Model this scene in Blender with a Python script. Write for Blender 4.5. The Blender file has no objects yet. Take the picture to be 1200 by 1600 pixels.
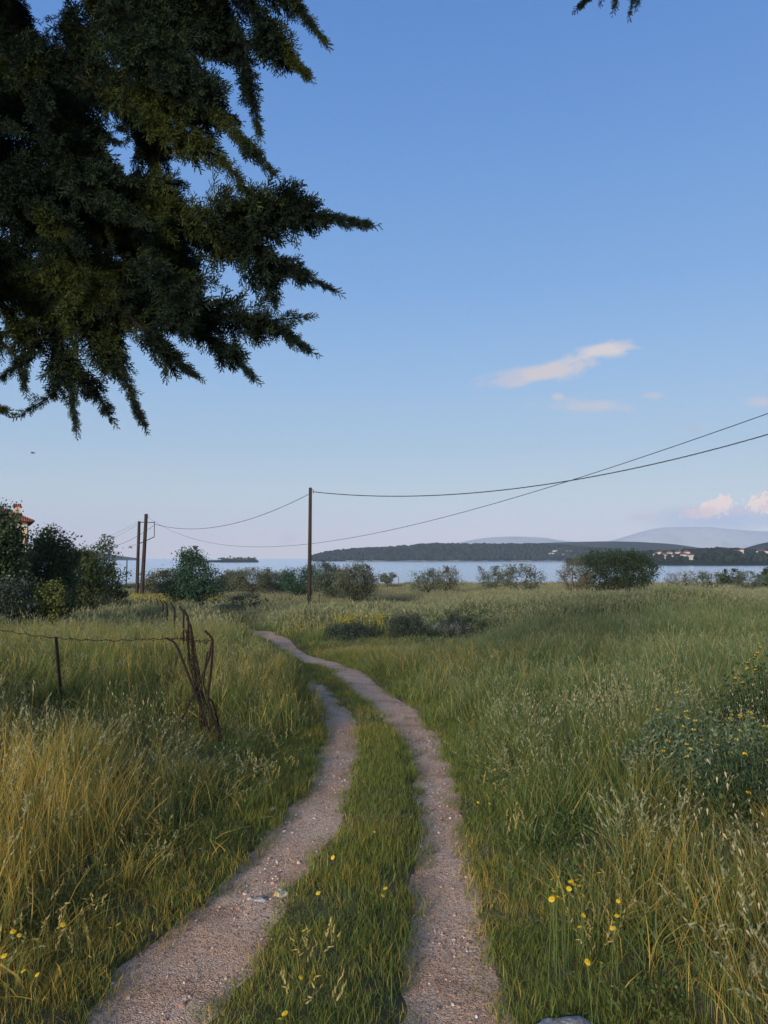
import bpy, math, random
import numpy as np
R = math.radians
rng = np.random.default_rng(7)
random.seed(7)
sc = bpy.context.scene

# ------------------------------------------------------------------ camera
CAM_H = 1.65
PITCH = math.atan(72/1200)
cp, sp = math.cos(PITCH), math.sin(PITCH)
cam = bpy.data.cameras.new("camera"); cam_o = bpy.data.objects.new("camera", cam)
sc.collection.objects.link(cam_o); sc.camera = cam_o
cam.sensor_fit = 'VERTICAL'; cam.sensor_height = 24; cam.lens = 18
cam.clip_start = 0.05; cam.clip_end = 30000
cam_o.location = (0, 0, CAM_H); cam_o.rotation_euler = (math.pi/2 + PITCH, 0, 0)
sc.render.resolution_x = 768; sc.render.resolution_y = 1024

# ------------------------------------------------------------------ colour management
vs = sc.view_settings
vs.view_transform = 'Standard'; vs.look = 'None'; vs.gamma = 1; vs.use_curve_mapping = False
vs.exposure = 0.0
sc.cycles.max_bounces = 6; sc.cycles.diffuse_bounces = 3; sc.cycles.glossy_bounces = 2
sc.cycles.transmission_bounces = 3; sc.cycles.volume_bounces = 1; sc.cycles.transparent_max_bounces = 6
sc.cycles.use_denoising = True
sc.cycles.caustics_reflective = False; sc.cycles.caustics_refractive = False

def lin(r, g, b):
    f = lambda c: (c/255/12.92 if c/255 <= .04045 else ((c/255+.055)/1.055)**2.4)
    return (f(r), f(g), f(b), 1)

def uv_dir(px, py):
    """pixel of the photograph -> (x/y, z/y) of the world direction"""
    x = (px-600)/1200; u = (800-py)/1200
    return x/(cp-u*sp), (sp+u*cp)/(cp-u*sp)

class NT:
    def __init__(s, nt): s.t = nt; s.n = nt.nodes; s.l = nt.links
    def _in(s, sock, v):
        if isinstance(v, bpy.types.NodeSocket): s.l.new(v, sock)
        elif v is not None:
            try: sock.default_value = v
            except Exception: sock.default_value = v[:3]
    def math(s, op, a, b=None, c=None, clamp=False):
        n = s.n.new('ShaderNodeMath'); n.operation = op; n.use_clamp = clamp
        s._in(n.inputs[0], a)
        if b is not None: s._in(n.inputs[1], b)
        if c is not None: s._in(n.inputs[2], c)
        return n.outputs[0]
    def mix(s, f, a, b, mode='MIX'):
        n = s.n.new('ShaderNodeMix'); n.data_type = 'RGBA'; n.blend_type = mode
        s._in(n.inputs[0], f); s._in(n.inputs[6], a); s._in(n.inputs[7], b)
        return n.outputs[2]
    def ramp(s, f, stops, interp='LINEAR'):
        n = s.n.new('ShaderNodeValToRGB'); n.color_ramp.interpolation = interp
        e = n.color_ramp.elements
        while len(e) < len(stops): e.new(0.5)
        for el, (p, c) in zip(e, stops):
            el.position = p; el.color = c if len(c) == 4 else (*c, 1)
        s._in(n.inputs[0], f); return n.outputs[0]
    def noise(s, vec, scale, detail=3, rough=.5, dist=0):
        n = s.n.new('ShaderNodeTexNoise'); n.inputs['Scale'].default_value = scale
        n.inputs['Detail'].default_value = detail; n.inputs['Roughness'].default_value = rough
        n.inputs['Distortion'].default_value = dist
        if vec is not None: s.l.new(vec, n.inputs['Vector'])
        return n.outputs[0]
    def sstep(s, v, lo, hi):
        n = s.n.new('ShaderNodeMapRange'); n.interpolation_type = 'SMOOTHSTEP'
        s._in(n.inputs[0], v); n.inputs[1].default_value = lo; n.inputs[2].default_value = hi
        return n.outputs[0]

# ------------------------------------------------------------------ sky (dusk, sun low behind the viewer)
SUN_EL, SUN_AZ = R(14), R(205)       # azimuth clockwise from +Y: behind and a little left
world = bpy.data.worlds.new("World"); sc.world = world; world.use_nodes = True
w = NT(world.node_tree); w.n.clear()
out = w.n.new('ShaderNodeOutputWorld'); bg = w.n.new('ShaderNodeBackground')
w.l.new(bg.outputs[0], out.inputs[0]); bg.inputs[1].default_value = 1.0
geo = w.n.new('ShaderNodeTexCoord'); sep = w.n.new('ShaderNodeSeparateXYZ')
w.l.new(geo.outputs['Generated'], sep.inputs[0])
dx, dy, dz = sep.outputs
sky = w.n.new('ShaderNodeTexSky'); sky.sky_type = 'NISHITA'; sky.sun_disc = False
sky.sun_elevation = SUN_EL; sky.sun_rotation = SUN_AZ; sky.air_density = 1; sky.dust_density = 0.6; sky.ozone_density = 2
elev = w.math('DIVIDE', w.math('ARCSINE', dz), math.pi/2)       # 0..1
SKY = [(0, -40), (.0, 0), ]
grad = w.ramp(elev, [(0.000, lin(226, 212, 208)), (0.020, lin(218, 208, 208)), (0.05, lin(192, 207, 215)),
                     (0.09, lin(168, 195, 220)), (0.15, lin(145, 184, 226)), (0.22, lin(123, 168, 223)),
                     (0.33, lin(100, 149, 214)), (0.46, lin(80, 129, 202)), (1.0, lin(55, 98, 175))])
nis = w.n.new('ShaderNodeVectorMath'); nis.operation = 'SCALE'; w.l.new(sky.outputs[0], nis.inputs[0]); nis.inputs['Scale'].default_value = 0.15
# the sky opposite the low sun keeps the measured gradient, the rest follows the physical sky
skyc = w.mix(w.math('MULTIPLY', w.sstep(dy, -0.5, 0.25), 0.95), nis.outputs[0], grad)
yy = w.math('MAXIMUM', dy, 0.05)
U = w.math('DIVIDE', dx, yy); V = w.math('DIVIDE', dz, yy)
front = w.math('GREATER_THAN', dy, 0.1)
comb = w.n.new('ShaderNodeCombineXYZ'); w.l.new(U, comb.inputs[0]); w.l.new(V, comb.inputs[1])
UV = comb.outputs[0]
def cloud(col, px, py, a, b, rot, color, opac, nscale=30, amt=.6, soft=.9, stretch=1.0):
    """soft cloud: centre, half length and half height in photo pixels"""
    u0, v0 = uv_dir(px, py); c, s = math.cos(R(rot)), math.sin(R(rot)); a /= 1200; b /= 1200
    du = w.math('SUBTRACT', U, u0); dv = w.math('SUBTRACT', V, v0)
    p = w.math('DIVIDE', w.math('ADD', w.math('MULTIPLY', du, c), w.math('MULTIPLY', dv, s)), a)
    q = w.math('DIVIDE', w.math('SUBTRACT', w.math('MULTIPLY', dv, c), w.math('MULTIPLY', du, s)), b)
    cb = w.n.new('ShaderNodeCombineXYZ')
    w.l.new(w.math('MULTIPLY', p, a*nscale/stretch), cb.inputs[0]); w.l.new(w.math('MULTIPLY', q, b*nscale), cb.inputs[1])
    cb.inputs[2].default_value = px*.37
    n = w.noise(cb.outputs[0], 1.0, 6, .62, .3)
    r = w.math('SQRT', w.math('ADD', w.math('MULTIPLY', p, p), w.math('MULTIPLY', q, q)))
    f = w.math('ADD', w.math('SUBTRACT', 1.0, r), w.math('MULTIPLY', w.math('SUBTRACT', n, 0.5), amt*2))
    m = w.math('MULTIPLY', w.math('MULTIPLY', w.sstep(f, 0.0, soft), opac), front)
    return w.mix(m, col, color)
cc = skyc
cream = lin(208, 202, 206)
cc = cloud(cc, 1120, 812, 150, 26, 0, lin(160, 174, 200), .85, 40, .5, .8, 2)
cc = cloud(cc, 1010, 808, 42, 9, 4, lin(205, 180, 186), .55, 60, .5, .8, 1.5)
cc = cloud(cc, 1098, 802, 34, 10, 0, lin(214, 188, 192), .85, 110, 1.0, .35)
cc = cloud(cc, 1085, 803, 22, 8, 0, lin(226, 196, 194), .85, 140, 1.8, .25)
cc = cloud(cc, 1132, 786, 15, 11, 0, lin(250, 222, 206), .9, 150, 2.0, .2)
cc = cloud(cc, 1160, 796, 30, 8, 0, lin(206, 190, 202), .7, 110, 1.0, .3)
cc = cloud(cc, 1122, 790, 26, 14, 12, lin(255, 226, 206), 1, 120, 1.9, .22)
cc = cloud(cc, 1104, 797, 20, 9, 0, lin(240, 204, 192), .9, 130, 1.9, .25)
cc = cloud(cc, 1192, 785, 27, 16, 0, lin(255, 228, 206), 1, 120, 1.9, .22)
cc = cloud(cc, 1215, 790, 26, 14, 0, lin(240, 206, 192), .9, 120, 1.9, .25)
cc = cloud(cc, 1150, 800, 55, 9, 0, lin(206, 190, 200), .5, 50, .7, .8, 2)
cc = cloud(cc, 800, 592, 72, 20, 12, lin(190, 195, 214), .9, 55, .95, .8, 2.5)
cc = cloud(cc, 862, 577, 84, 22, 13, cream, .95, 55, .95, .8, 2.2)
cc = cloud(cc, 930, 551, 80, 17, 11, lin(218, 209, 210), .95, 55, .95, .8, 2.5)
cc = cloud(cc, 985, 543, 30, 5, -2, cream, .4, 40, .5, .9, 2.5)
cc = cloud(cc, 872, 620, 16, 8, 0, cream, .6, 60, .6, .9)
cc = cloud(cc, 915, 634, 95, 16, -2, cream, .6, 70, .9, .9, 2.5)
cc = cloud(cc, 1020, 618, 26, 8, 0, cream, .5, 50, .6, .9, 1.5)
cc = cloud(cc, 1190, 628, 34, 12, 0, lin(205, 200, 210), .6, 40, .6, .9, 2)
cc = cloud(cc, 1085, 670, 30, 9, 0, lin(180, 188, 210), .6, 40, .6, .9, 2)
cc = cloud(cc, 450, 842, 26, 16, 20, lin(200, 184, 190), .4, 30, .4, 1.0)
w.l.new(cc, bg.inputs[0])

# ------------------------------------------------------------------ sun (almost spent, soft, warm)
sun = bpy.data.lights.new("sun", 'SUN'); sun.energy = 3.9; sun.angle = R(14); sun.color = (1, .90, .78)
sun_o = bpy.data.objects.new("sun", sun); sc.collection.objects.link(sun_o)
sun_o.rotation_euler = (math.pi/2 - SUN_EL, 0, math.pi - SUN_AZ)

# ------------------------------------------------------------------ helpers
def tag(o, label=None, cat=None, group=None, kind=None):
    if label: o['label'] = label
    if cat: o['category'] = cat
    if group: o['group'] = group
    if kind: o['kind'] = kind
    return o
def link(name, me, mat=None, parent=None):
    o = bpy.data.objects.new(name, me); sc.collection.objects.link(o)
    if mat is not None:
        for m in (mat if isinstance(mat, (list, tuple)) else [mat]): me.materials.append(m)
    if parent is not None: o.parent = parent
    return o
def empty(name, loc=(0, 0, 0), **k):
    o = bpy.data.objects.new(name, None); sc.collection.objects.link(o); o.location = loc
    o.empty_display_size = .2
    return tag(o, **k)
def fastmesh(name, V, F, attrs=None, smooth=False):
    V = np.asarray(V, np.float32); F = np.asarray(F, np.int32)
    me = bpy.data.meshes.new(name); k = F.shape[1]
    me.vertices.add(len(V)); me.vertices.foreach_set('co', V.ravel())
    me.loops.add(F.size); me.loops.foreach_set('vertex_index', F.ravel())
    me.polygons.add(len(F))
    me.polygons.foreach_set('loop_start', np.arange(0, F.size, k, dtype=np.int32))
    if smooth: me.polygons.foreach_set('use_smooth', np.ones(len(F), bool))
    for n, a in (attrs or {}).items():
        at_ = me.attributes.new(n, 'FLOAT', 'POINT'); at_.data.foreach_set('value', np.asarray(a, np.float32))
    me.update(calc_edges=True); me.validate()
    return me
class MB:
    def __init__(s): s.v = []; s.f = []; s.n = 0; s.mi = []
    def add(s, v, f, mi=0):
        s.v += [tuple(map(float, p)) for p in v]; s.f += [tuple(int(i)+s.n for i in q) for q in f]; s.mi += [mi]*len(f); s.n += len(v)
    def tube(s, pts, rad, n=8, cap=True, mi=0):
        pts = np.array(pts, float); rad = np.full(len(pts), rad) if np.isscalar(rad) else np.array(rad)
        T = np.gradient(pts, axis=0); T /= np.linalg.norm(T, axis=1)[:, None]+1e-9
        ref = np.array([1., .13, .07]) if abs(T[0][0]) < .8 else np.array([0, .2, 1.])
        V = []; A = None
        for p, t, r in zip(pts, T, rad):
            a = np.cross(t, ref) if A is None else A - t*np.dot(A, t)
            a /= np.linalg.norm(a)+1e-9; A = a; b = np.cross(t, a)
            for k in range(n):
                th = 2*math.pi*k/n; V.append(p+r*(math.cos(th)*a+math.sin(th)*b))
        F = [(i*n+k, i*n+(k+1) % n, (i+1)*n+(k+1) % n, (i+1)*n+k) for i in range(len(pts)-1) for k in range(n)]
        if cap: F += [tuple(range(n))[::-1], tuple((len(pts)-1)*n+k for k in range(n))]
        s.add(V, F, mi); return s
    def box(s, c, h, rz=0, mi=0):
        c0, s0 = math.cos(rz), math.sin(rz); V = []
        for z in (-1, 1):
            for x, y in ((-1, -1), (1, -1), (1, 1), (-1, 1)):
                X, Y = x*h[0], y*h[1]; V.append((c[0]+X*c0-Y*s0, c[1]+X*s0+Y*c0, c[2]+z*h[2]))
        s.add(V, [(3, 2, 1, 0), (4, 5, 6, 7), (0, 1, 5, 4), (1, 2, 6, 5), (2, 3, 7, 6), (3, 0, 4, 7)], mi); return s
    def build(s, name, mat, parent=None, smooth=False, loc=None):
        V = s.v
        if loc is not None: V = [(x-loc[0], y-loc[1], z-loc[2]) for x, y, z in V]
        me = bpy.data.meshes.new(name); me.from_pydata(V, [], s.f)
        me.polygons.foreach_set('material_index', s.mi)
        if smooth: me.polygons.foreach_set('use_smooth', [True]*len(me.polygons))
        o = link(name, me, mat, parent)
        if loc is not None and parent is None: o.location = loc
        return o
def copy_tree(o, parent=None):
    c = o.copy(); sc.collection.objects.link(c); c.parent = parent
    for ch in list(o.children): copy_tree(ch, c)
    return c
def basis(D, r=rng):
    """rotation matrices whose local z follows D, random twist"""
    D = D/(np.linalg.norm(D, axis=1)[:, None]+1e-9)
    H = r.normal(size=D.shape); A = np.cross(D, H); A /= np.linalg.norm(A, axis=1)[:, None]+1e-9
    B = np.cross(D, A); return np.stack([A, B, D], axis=2)
def place(TV, TF, M, P, S):
    """copies of a small template, as one mesh's arrays"""
    N = len(P); V = np.einsum('nij,vj->nvi', M, TV)*S[:, None, None]+P[:, None, :]
    F = TF[None]+(np.arange(N)*len(TV))[:, None, None]
    return V.reshape(-1, 3), F.reshape(-1, TF.shape[1])

def ss(a, b, x):
    t = np.clip((np.asarray(x, float)-a)/(b-a), 0, 1); return t*t*(3-2*t)
_ys = np.array([-40, -5, 0, 5, 9, 12.8, 20, 30, 40, 50, 62, 75, 95, 110, 118, 126, 140, 200])
_zs = np.array([.3, .05, 0, -.07, -.24, -.44, -.82, -1.22, -1.56, -1.82, -1.98, -2.1, -2.3, -2.45, -2.7, -4.4, -6.4, -7])
def G(x, y):
    x = np.asarray(x, float); y = np.asarray(y, float)
    z = sum(np.interp(y+o, _ys, _zs) for o in (-1.6, -.8, 0, .8, 1.6))/5
    z = z + .62*ss(2.5, 9, x)*ss(10, 27, y)*(1-ss(52, 80, y))
    z = z + .14*ss(1.3, 3, x)*(1-ss(10, 20, y))
    z = z + .28*ss(-1.5, -4, x)*0 + .26*ss(1.6, 4.2, -x)*(1-ss(13, 26, y))*ss(3, 7, y)
    k = ss(5, 25, y)*(1-ss(105, 115, y))
    z = z + k*.15*np.sin(x*.45+1.3*np.sin(y*.21))*np.sin(y*.37+.8) + k*.08*np.sin(x*1.1+y*.6)*np.sin(y*.9-x*.3)
    z = z + k*.42*np.exp(-((x-4.2)/2.6)**2-((y-33)/3.5)**2) + k*.38*np.exp(-((x-11)/3.5)**2-((y-30)/4)**2)
    return z
def at(px, py, Y):
    u, v = uv_dir(px, py); return np.array([u*Y, Y, CAM_H+v*Y])
def gp(px, py, h=0.0, far=118):
    """where the sight line through a pixel of the photo meets the ground (raised by h)"""
    u, v = uv_dir(px, py); prev = 1.0
    for Y in np.arange(1.5, far, .04):
        if CAM_H+v*Y <= float(G(u*Y, Y))+h: break
    return np.array([u*Y, Y, float(G(u*Y, Y))])

ORD = ['leftmost', 'second from the left', 'third from the left', 'fourth from the left', 'fifth from the left', 'sixth from the left', 'seventh from the left', 'eighth from the left', 'ninth from the left', 'ninth from the right', 'eighth from the right', 'seventh from the right', 'sixth from the right', 'fifth from the right', 'fourth from the right', 'third from the right', 'second from the right', 'rightmost']
def ordinal(k, n): return ORD[k] if k < (n+1)//2 else ORD[18-(n-k)]
# ------------------------------------------------------------------ materials 
def mat(name):
    m = bpy.data.materials.new(name); m.use_nodes = True
    t = NT(m.node_tree); t.n.clear(); o = t.n.new('ShaderNodeOutputMaterial')
    return m, t, o
def attr(t, name, typ='GEOMETRY'):
    n = t.n.new('ShaderNodeAttribute'); n.attribute_name = name; n.attribute_type = typ; return n.outputs['Fac']
def bsdf(t, o, col, rough=.8, spec=.25, bump=None, bstr=.3, bdist=.02, metal=0):
    p = t.n.new('ShaderNodeBsdfPrincipled'); t._in(p.inputs['Base Color'], col)
    t._in(p.inputs['Roughness'], rough); p.inputs['Specular IOR Level'].default_value = spec; p.inputs['Metallic'].default_value = metal
    if bump is not None:
        b = t.n.new('ShaderNodeBump'); b.inputs['Strength'].default_value = bstr; b.inputs['Distance'].default_value = bdist
        t.l.new(bump, b.inputs['Height']); t.l.new(b.outputs[0], p.inputs['Normal'])
    t.l.new(p.outputs[0], o.inputs[0]); return p
def leafmat(name, stops, clump, transl=.3, cscale=.6, rough=.6, spec=.2):
    m, t, o = mat(name)
    c = t.ramp(attr(t, 'rnd'), stops)
    tc = t.n.new('ShaderNodeTexCoord')
    n = t.sstep(t.noise(tc.outputs['Object'], cscale, 3), *((.52, .64) if 'cypress' in name else (.42, .62)))
    c = t.mix(t.math('MULTIPLY', n, .6), c, clump)
    p = t.n.new('ShaderNodeBsdfPrincipled'); t.l.new(c, p.inputs['Base Color']); p.inputs['Roughness'].default_value = rough
    p.inputs['Specular IOR Level'].default_value = spec
    tr = t.n.new('ShaderNodeBsdfTranslucent'); t.l.new(c, tr.inputs[0])
    mx = t.n.new('ShaderNodeMixShader'); mx.inputs[0].default_value = transl
    t.l.new(p.outputs[0], mx.inputs[1]); t.l.new(tr.outputs[0], mx.inputs[2]); t.l.new(mx.outputs[0], o.inputs[0])
    return m
def simple(name, c1, c2, scale=8, rough=.85, spec=.2, bstr=.4, bdist=.01, detail=5, vec='Object', stretch=None):
    m, t, o = mat(name); tc = t.n.new('ShaderNodeTexCoord'); v = tc.outputs[vec]
    if stretch:
        mp = t.n.new('ShaderNodeMapping'); mp.inputs['Scale'].default_value = stretch; t.l.new(v, mp.inputs[0]); v = mp.outputs[0]
    n = t.noise(v, scale, detail, .65)
    c = t.mix(t.sstep(n, .35, .65), (*c1, 1), (*c2, 1))
    bsdf(t, o, c, rough, spec, n, bstr, bdist); return m
M = {}
M['olive'] = leafmat('olive foliage', [(0, (.05, .07, .042, 1)), (.6, (.10, .13, .08, 1)), (1, (.19, .22, .16, 1))], (.075, .08, .055, 1), .2, .8)
M['dullolive'] = leafmat('dull olive foliage', [(0, (.05, .06, .038, 1)), (.6, (.105, .115, .07, 1)), (1, (.18, .185, .13, 1))], (.09, .10, .055, 1), .2, .8)
M['darkleaf'] = leafmat('dark broad leaves', [(0, (.03, .05, .026, 1)), (.6, (.066, .10, .05, 1)), (1, (.13, .17, .085, 1))], (.06, .085, .035, 1), .3, .9)
M['midleaf'] = leafmat('mid green leaves', [(0, (.03, .05, .02, 1)), (.6, (.06, .088, .035, 1)), (1, (.11, .13, .05, 1))], (.08, .09, .03, 1), .3, .9)
M['yellowleaf'] = leafmat('yellow green leaves', [(0, (.05, .07, .02, 1)), (.7, (.12, .14, .035, 1)), (1, (.2, .2, .06, 1))], (.1, .11, .03, 1), .3, .9)
M['blueleaf'] = leafmat('bluish green leaves', [(0, (.025, .055, .034, 1)), (.6, (.048, .095, .055, 1)), (1, (.09, .15, .085, 1))], (.03, .075, .045, 1), .3, 1.2)
M['bushleaf'] = leafmat('dark bush leaves', [(0, (.02, .036, .018, 1)), (.6, (.04, .062, .03, 1)), (1, (.075, .10, .055, 1))], (.03, .05, .024, 1), .25, .7)
M['drytwig'] = leafmat('dry brown twigs', [(0, (.08, .07, .045, 1)), (.6, (.13, .12, .075, 1)), (1, (.20, .18, .13, 1))], (.09, .10, .05, 1), .1, .8)
M['darkshrub'] = leafmat('dark scrub foliage', [(0, (.022, .035, .026, 1)), (.7, (.045, .062, .045, 1)), (1, (.09, .11, .08, 1))], (.04, .05, .035, 1), .15, 2)
M['broom'] = leafmat('yellow blossom', [(0, (.22, .19, .04, 1)), (.6, (.36, .30, .06, 1)), (1, (.5, .42, .1, 1))], (.4, .33, .05, 1), .3, 3)
M['sage'] = leafmat('grey green sage leaves', [(0, (.035, .06, .033, 1)), (.5, (.10, .145, .085, 1)), (1, (.22, .28, .18, 1))], (.12, .17, .10, 1), .25, 2)
M['darksage'] = leafmat('deep green shrub leaves', [(0, (.018, .034, .018, 1)), (.6, (.04, .075, .035, 1)), (1, (.07, .10, .055, 1))], (.028, .045, .025, 1), .25, 2)
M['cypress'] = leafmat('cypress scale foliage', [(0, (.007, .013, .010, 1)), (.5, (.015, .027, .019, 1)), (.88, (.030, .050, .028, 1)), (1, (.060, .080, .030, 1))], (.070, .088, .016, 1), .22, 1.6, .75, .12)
M['bark'] = simple('grey brown bark', (.045, .035, .028), (.11, .09, .07), 9, stretch=(1, 1, .25), bstr=.8, bdist=.03)
M['cypressbark'] = simple('cypress twig bark', (.010, .008, .007), (.022, .017, .014), 14, stretch=(1, 1, .3), bstr=.8)
M['polewood'] = simple('weathered pole wood', (.022, .015, .013), (.05, .034, .028), 7, rough=.8, stretch=(2, 2, .12), bstr=.5)
M['rust'] = simple('rusty iron', (.010, .008, .008), (.030, .017, .014), 30, rough=.8, spec=.3, bstr=.6, bdist=.003)
M['wire'] = simple('dark cable', (.02, .02, .022), (.035, .035, .04), 3, rough=.6)
M['galv'] = simple('dull grey steel', (.16, .16, .17), (.24, .24, .25), 6, rough=.5, spec=.4)
M['stake'] = simple('grey timber stake', (.06, .045, .035), (.12, .10, .08), 12, stretch=(1, 1, .2))
M['rock'] = simple('pale limestone', (.20, .185, .175), (.46, .44, .42), 22, bstr=1, bdist=.02)
M['greyrock'] = simple('grey weathered rock', (.09, .09, .10), (.2, .19, .2), 6, bstr=.8, bdist=.03)
M['wall'] = simple('ochre plaster', (.50, .40, .25), (.58, .47, .31), 1.2, rough=.9, bstr=.1)
M['trim'] = simple('cream plaster', (.55, .50, .44), (.62, .57, .50), 2, bstr=.1)
M['shutter'] = simple('brown shutter', (.06, .035, .02), (.09, .05, .03), 6)
M['pinkplaster'] = simple('pinkish chimney plaster', (.48, .33, .30), (.56, .40, .36), 3, bstr=.2)
M['bird'] = simple('dark plumage', (.05, .05, .055), (.09, .09, .1), 20)
M['stem'] = simple('green stem', (.06, .09, .03), (.10, .13, .04), 20, bstr=0)
M['petal'] = simple('yellow petals', (.50, .34, .02), (.64, .45, .03), 20, bstr=0)
M['disc'] = simple('golden flower centre', (.55, .28, .01), (.65, .35, .02), 60, bstr=.3)
def rooftile():
    m, t, o = mat('terracotta roof tiles'); tc = t.n.new('ShaderNodeTexCoord')
    wv = t.n.new('ShaderNodeTexWave'); wv.bands_direction = 'X'; wv.inputs['Scale'].default_value = 1.6; t.l.new(tc.outputs['Object'], wv.inputs[0])
    n = t.noise(tc.outputs['Object'], 3, 4)
    c = t.mix(t.sstep(n, .35, .65), (.16, .045, .03, 1), (.30, .11, .07, 1))
    bsdf(t, o, c, .85, .2, wv.outputs['Fac'], .8, .08); return m
M['roof'] = rooftile(); M['farroof'] = simple('faded far roof', (.13, .06, .045), (.18, .09, .07), 1)

# ------------------------------------------------------------------ the track, read off the photo and laid on the ground
LR = [(1720, 60, 270), (1590, 132, 322), (1500, 205, 388), (1400, 322, 450), (1300, 420, 518), (1250, 462, 538), (1200, 492, 557), (1150, 508, 562), (1110, 503, 548), (1085, 488, 522)]
RR = [(1720, 625, 850), (1590, 625, 808), (1500, 635, 770), (1400, 648, 745), (1300, 658, 727), (1200, 648, 706), (1150, 625, 684), (1100, 580, 642), (1070, 542, 596), (1040, 490, 538), (1010, 432, 468), (990, 392, 422), (978, 352, 378)]
def world_rut(rows):
    o = []
    for py, a, b in rows:
        P, Q = gp(a, py), gp(b, py); o.append(((P[0]+Q[0])/2, P[1], abs(Q[0]-P[0])/2*1.08))
    return np.array(o)
rR = world_rut(RR); rL = world_rut(LR)
rR = np.vstack([[rR[0][0], -6, rR[0][2]], rR, [rR[-1][0]-3.2, rR[-1][1]+6, .8], [rR[-1][0]-9, rR[-1][1]+14, .8]])
_sep = rR[:, 0]
ext = []; off0 = np.interp(rL[-1][1], rR[:, 1], rR[:, 0])-rL[-1][0]
for y in np.arange(rL[-1][1]+.5, 38, 2.0):
    ext.append((np.interp(y, rR[:, 1], rR[:, 0])-max(.8, off0-.06*(y-rL[-1][1])), y, max(.02, .30-.14*(y-rL[-1][1]))))
rL = np.vstack([[rL[0][0], -6, rL[0][2]], rL, ext])
def rut(y, r): return np.interp(y, r[:, 1], r[:, 0]), np.interp(y, r[:, 1], r[:, 2])
def wob(y, k): return .07*np.sin(y*3.1+k)+.05*np.sin(y*7.3+2*k)+.05*np.sin(y*15.1+k*3+2*np.sin(y*4))+.035*np.sin(y*33+5*np.sin(y*2.7)+k)
def rutd(x, y):
    """distance outside the nearer wheel rut in metres (negative inside), and whether between the ruts"""
    cR, hR = rut(y, rR); cL, hL = rut(y, rL)
    obl = 1/np.sqrt(1+(np.gradient(rR[:, 0], rR[:, 1])[np.clip(np.searchsorted(rR[:, 1], y), 0, len(rR)-1)])**2)
    dR = (np.abs(x-cR)-hR*(1+wob(y, 1)))*obl; dL = (np.abs(x-cL)-hL*(1+wob(y, 4)))*obl
    mid = (x > cL) & (x < cR)
    return np.minimum(dR, dL), mid
def ground_z(x, y):
    d, mid = rutd(x, y); fade = 1-ss(25, 45, y)
    return G(x, y) - fade*(.055*(1-ss(-.08, .10, d)) - .02*ss(.0, .3, d))

# ground sheet
def gridline(a, b, fine0, fine1, n):
    t = np.linspace(-1, 1, n); return t
ys = np.concatenate([np.arange(-30, 1.5, 1.5), np.arange(1.5, 9, .05), np.arange(9, 20, .11), np.arange(20, 50, .35), np.arange(50, 116, 1.2), np.arange(116, 141, 1.0)])
xs_f = np.concatenate([np.arange(-3, 2.2, .05)])
side = [0]; st = .06
while side[-1] < 420: side.append(side[-1]+st); st *= 1.055
side = np.array(side[1:])
xs = np.concatenate([(-3-side)[::-1], xs_f, xs_f[-1]+side])
X, Y = np.meshgrid(xs, ys); Z = ground_z(X, Y)
V = np.stack([X, Y, Z], -1).reshape(-1, 3); nx = len(xs); ny = len(ys)
I = (np.arange(ny-1)[:, None]*nx+np.arange(nx-1)[None]).reshape(-1)
F = np.stack([I, I+1, I+1+nx, I+nx], 1)
m, t, o = mat('grassy soil'); g = t.n.new('ShaderNodeNewGeometry'); P = g.outputs['Position']
n1 = t.noise(P, .35, 4); n2 = t.noise(P, 9, 6, .7); n3 = t.noise(P, 60, 3, .7)
c = t.mix(t.sstep(n1, .4, .6), (.10, .095, .040, 1), (.18, .145, .075, 1))
c = t.mix(t.sstep(n2, .42, .6), c, (.09, .09, .035, 1)); c = t.mix(t.math('MULTIPLY', t.sstep(n3, .5, .7), .4), c, (.17, .14, .09, 1))
bsdf(t, o, c, .95, .1, n2, 1, .05); M['ground'] = m
tag(link('ground', fastmesh('ground', V, F, smooth=True), M['ground']), kind='structure')

# wheel ruts: two strips of pink gravelly dirt
def rut_strip(name, r, y1, k, ph):
    yv = np.concatenate([np.arange(-5, 9, .05), np.arange(9, 20, .1), np.arange(20, y1, .25)])
    c, h = rut(yv, r); u = np.linspace(-1, 1, k); n = len(yv)
    wv = h*(1+wob(yv, ph))+.16
    X = c[:, None]+u[None]*wv[:, None]; Y = np.repeat(yv[:, None], k, 1)
    edge = ss(.55, 1.0, np.abs(u))[None]*.16
    Z = G(X, Y)-.030-edge*.42 + .004*np.sin(X*23+Y*5+2*np.sin(Y*3.1))*np.sin(Y*7-X*13)+.0015*np.sin(X*61+3*np.sin(Y*9))*np.sin(Y*37+X*22)
    V = np.stack([X, Y, Z], -1).reshape(-1, 3)
    I = (np.arange(n-1)[:, None]*k+np.arange(k-1)[None]).reshape(-1)
    return fastmesh(name, V, np.stack([I, I+1, I+1+k, I+k], 1), smooth=True)
m, t, o = mat('pink gravelly dirt'); g = t.n.new('ShaderNodeNewGeometry'); P = g.outputs['Position']
n1 = t.noise(P, 1.3, 4, .6); n2 = t.noise(P, 22, 5, .7)
vo = t.n.new('ShaderNodeTexVoronoi'); vo.inputs['Scale'].default_value = 135; t.l.new(P, vo.inputs['Vector'])
vo2 = t.n.new('ShaderNodeTexVoronoi'); vo2.inputs['Scale'].default_value = 50; t.l.new(P, vo2.inputs['Vector'])
c = t.mix(t.sstep(n1, .35, .65), (.76, .44, .255, 1), (.86, .59, .40, 1))
n5 = t.noise(P, 3.6, 5, .65, .6)
c = t.mix(t.math('MULTIPLY', t.sstep(n5, .52, .68), .65), c, (.36, .17, .09, 1)); c = t.mix(t.math('MULTIPLY', t.sstep(n2, .5, .72), .6), c, (.30, .17, .11, 1))
sp_ = t.n.new('ShaderNodeSeparateColor'); t.l.new(vo.outputs['Color'], sp_.inputs[0])
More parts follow.
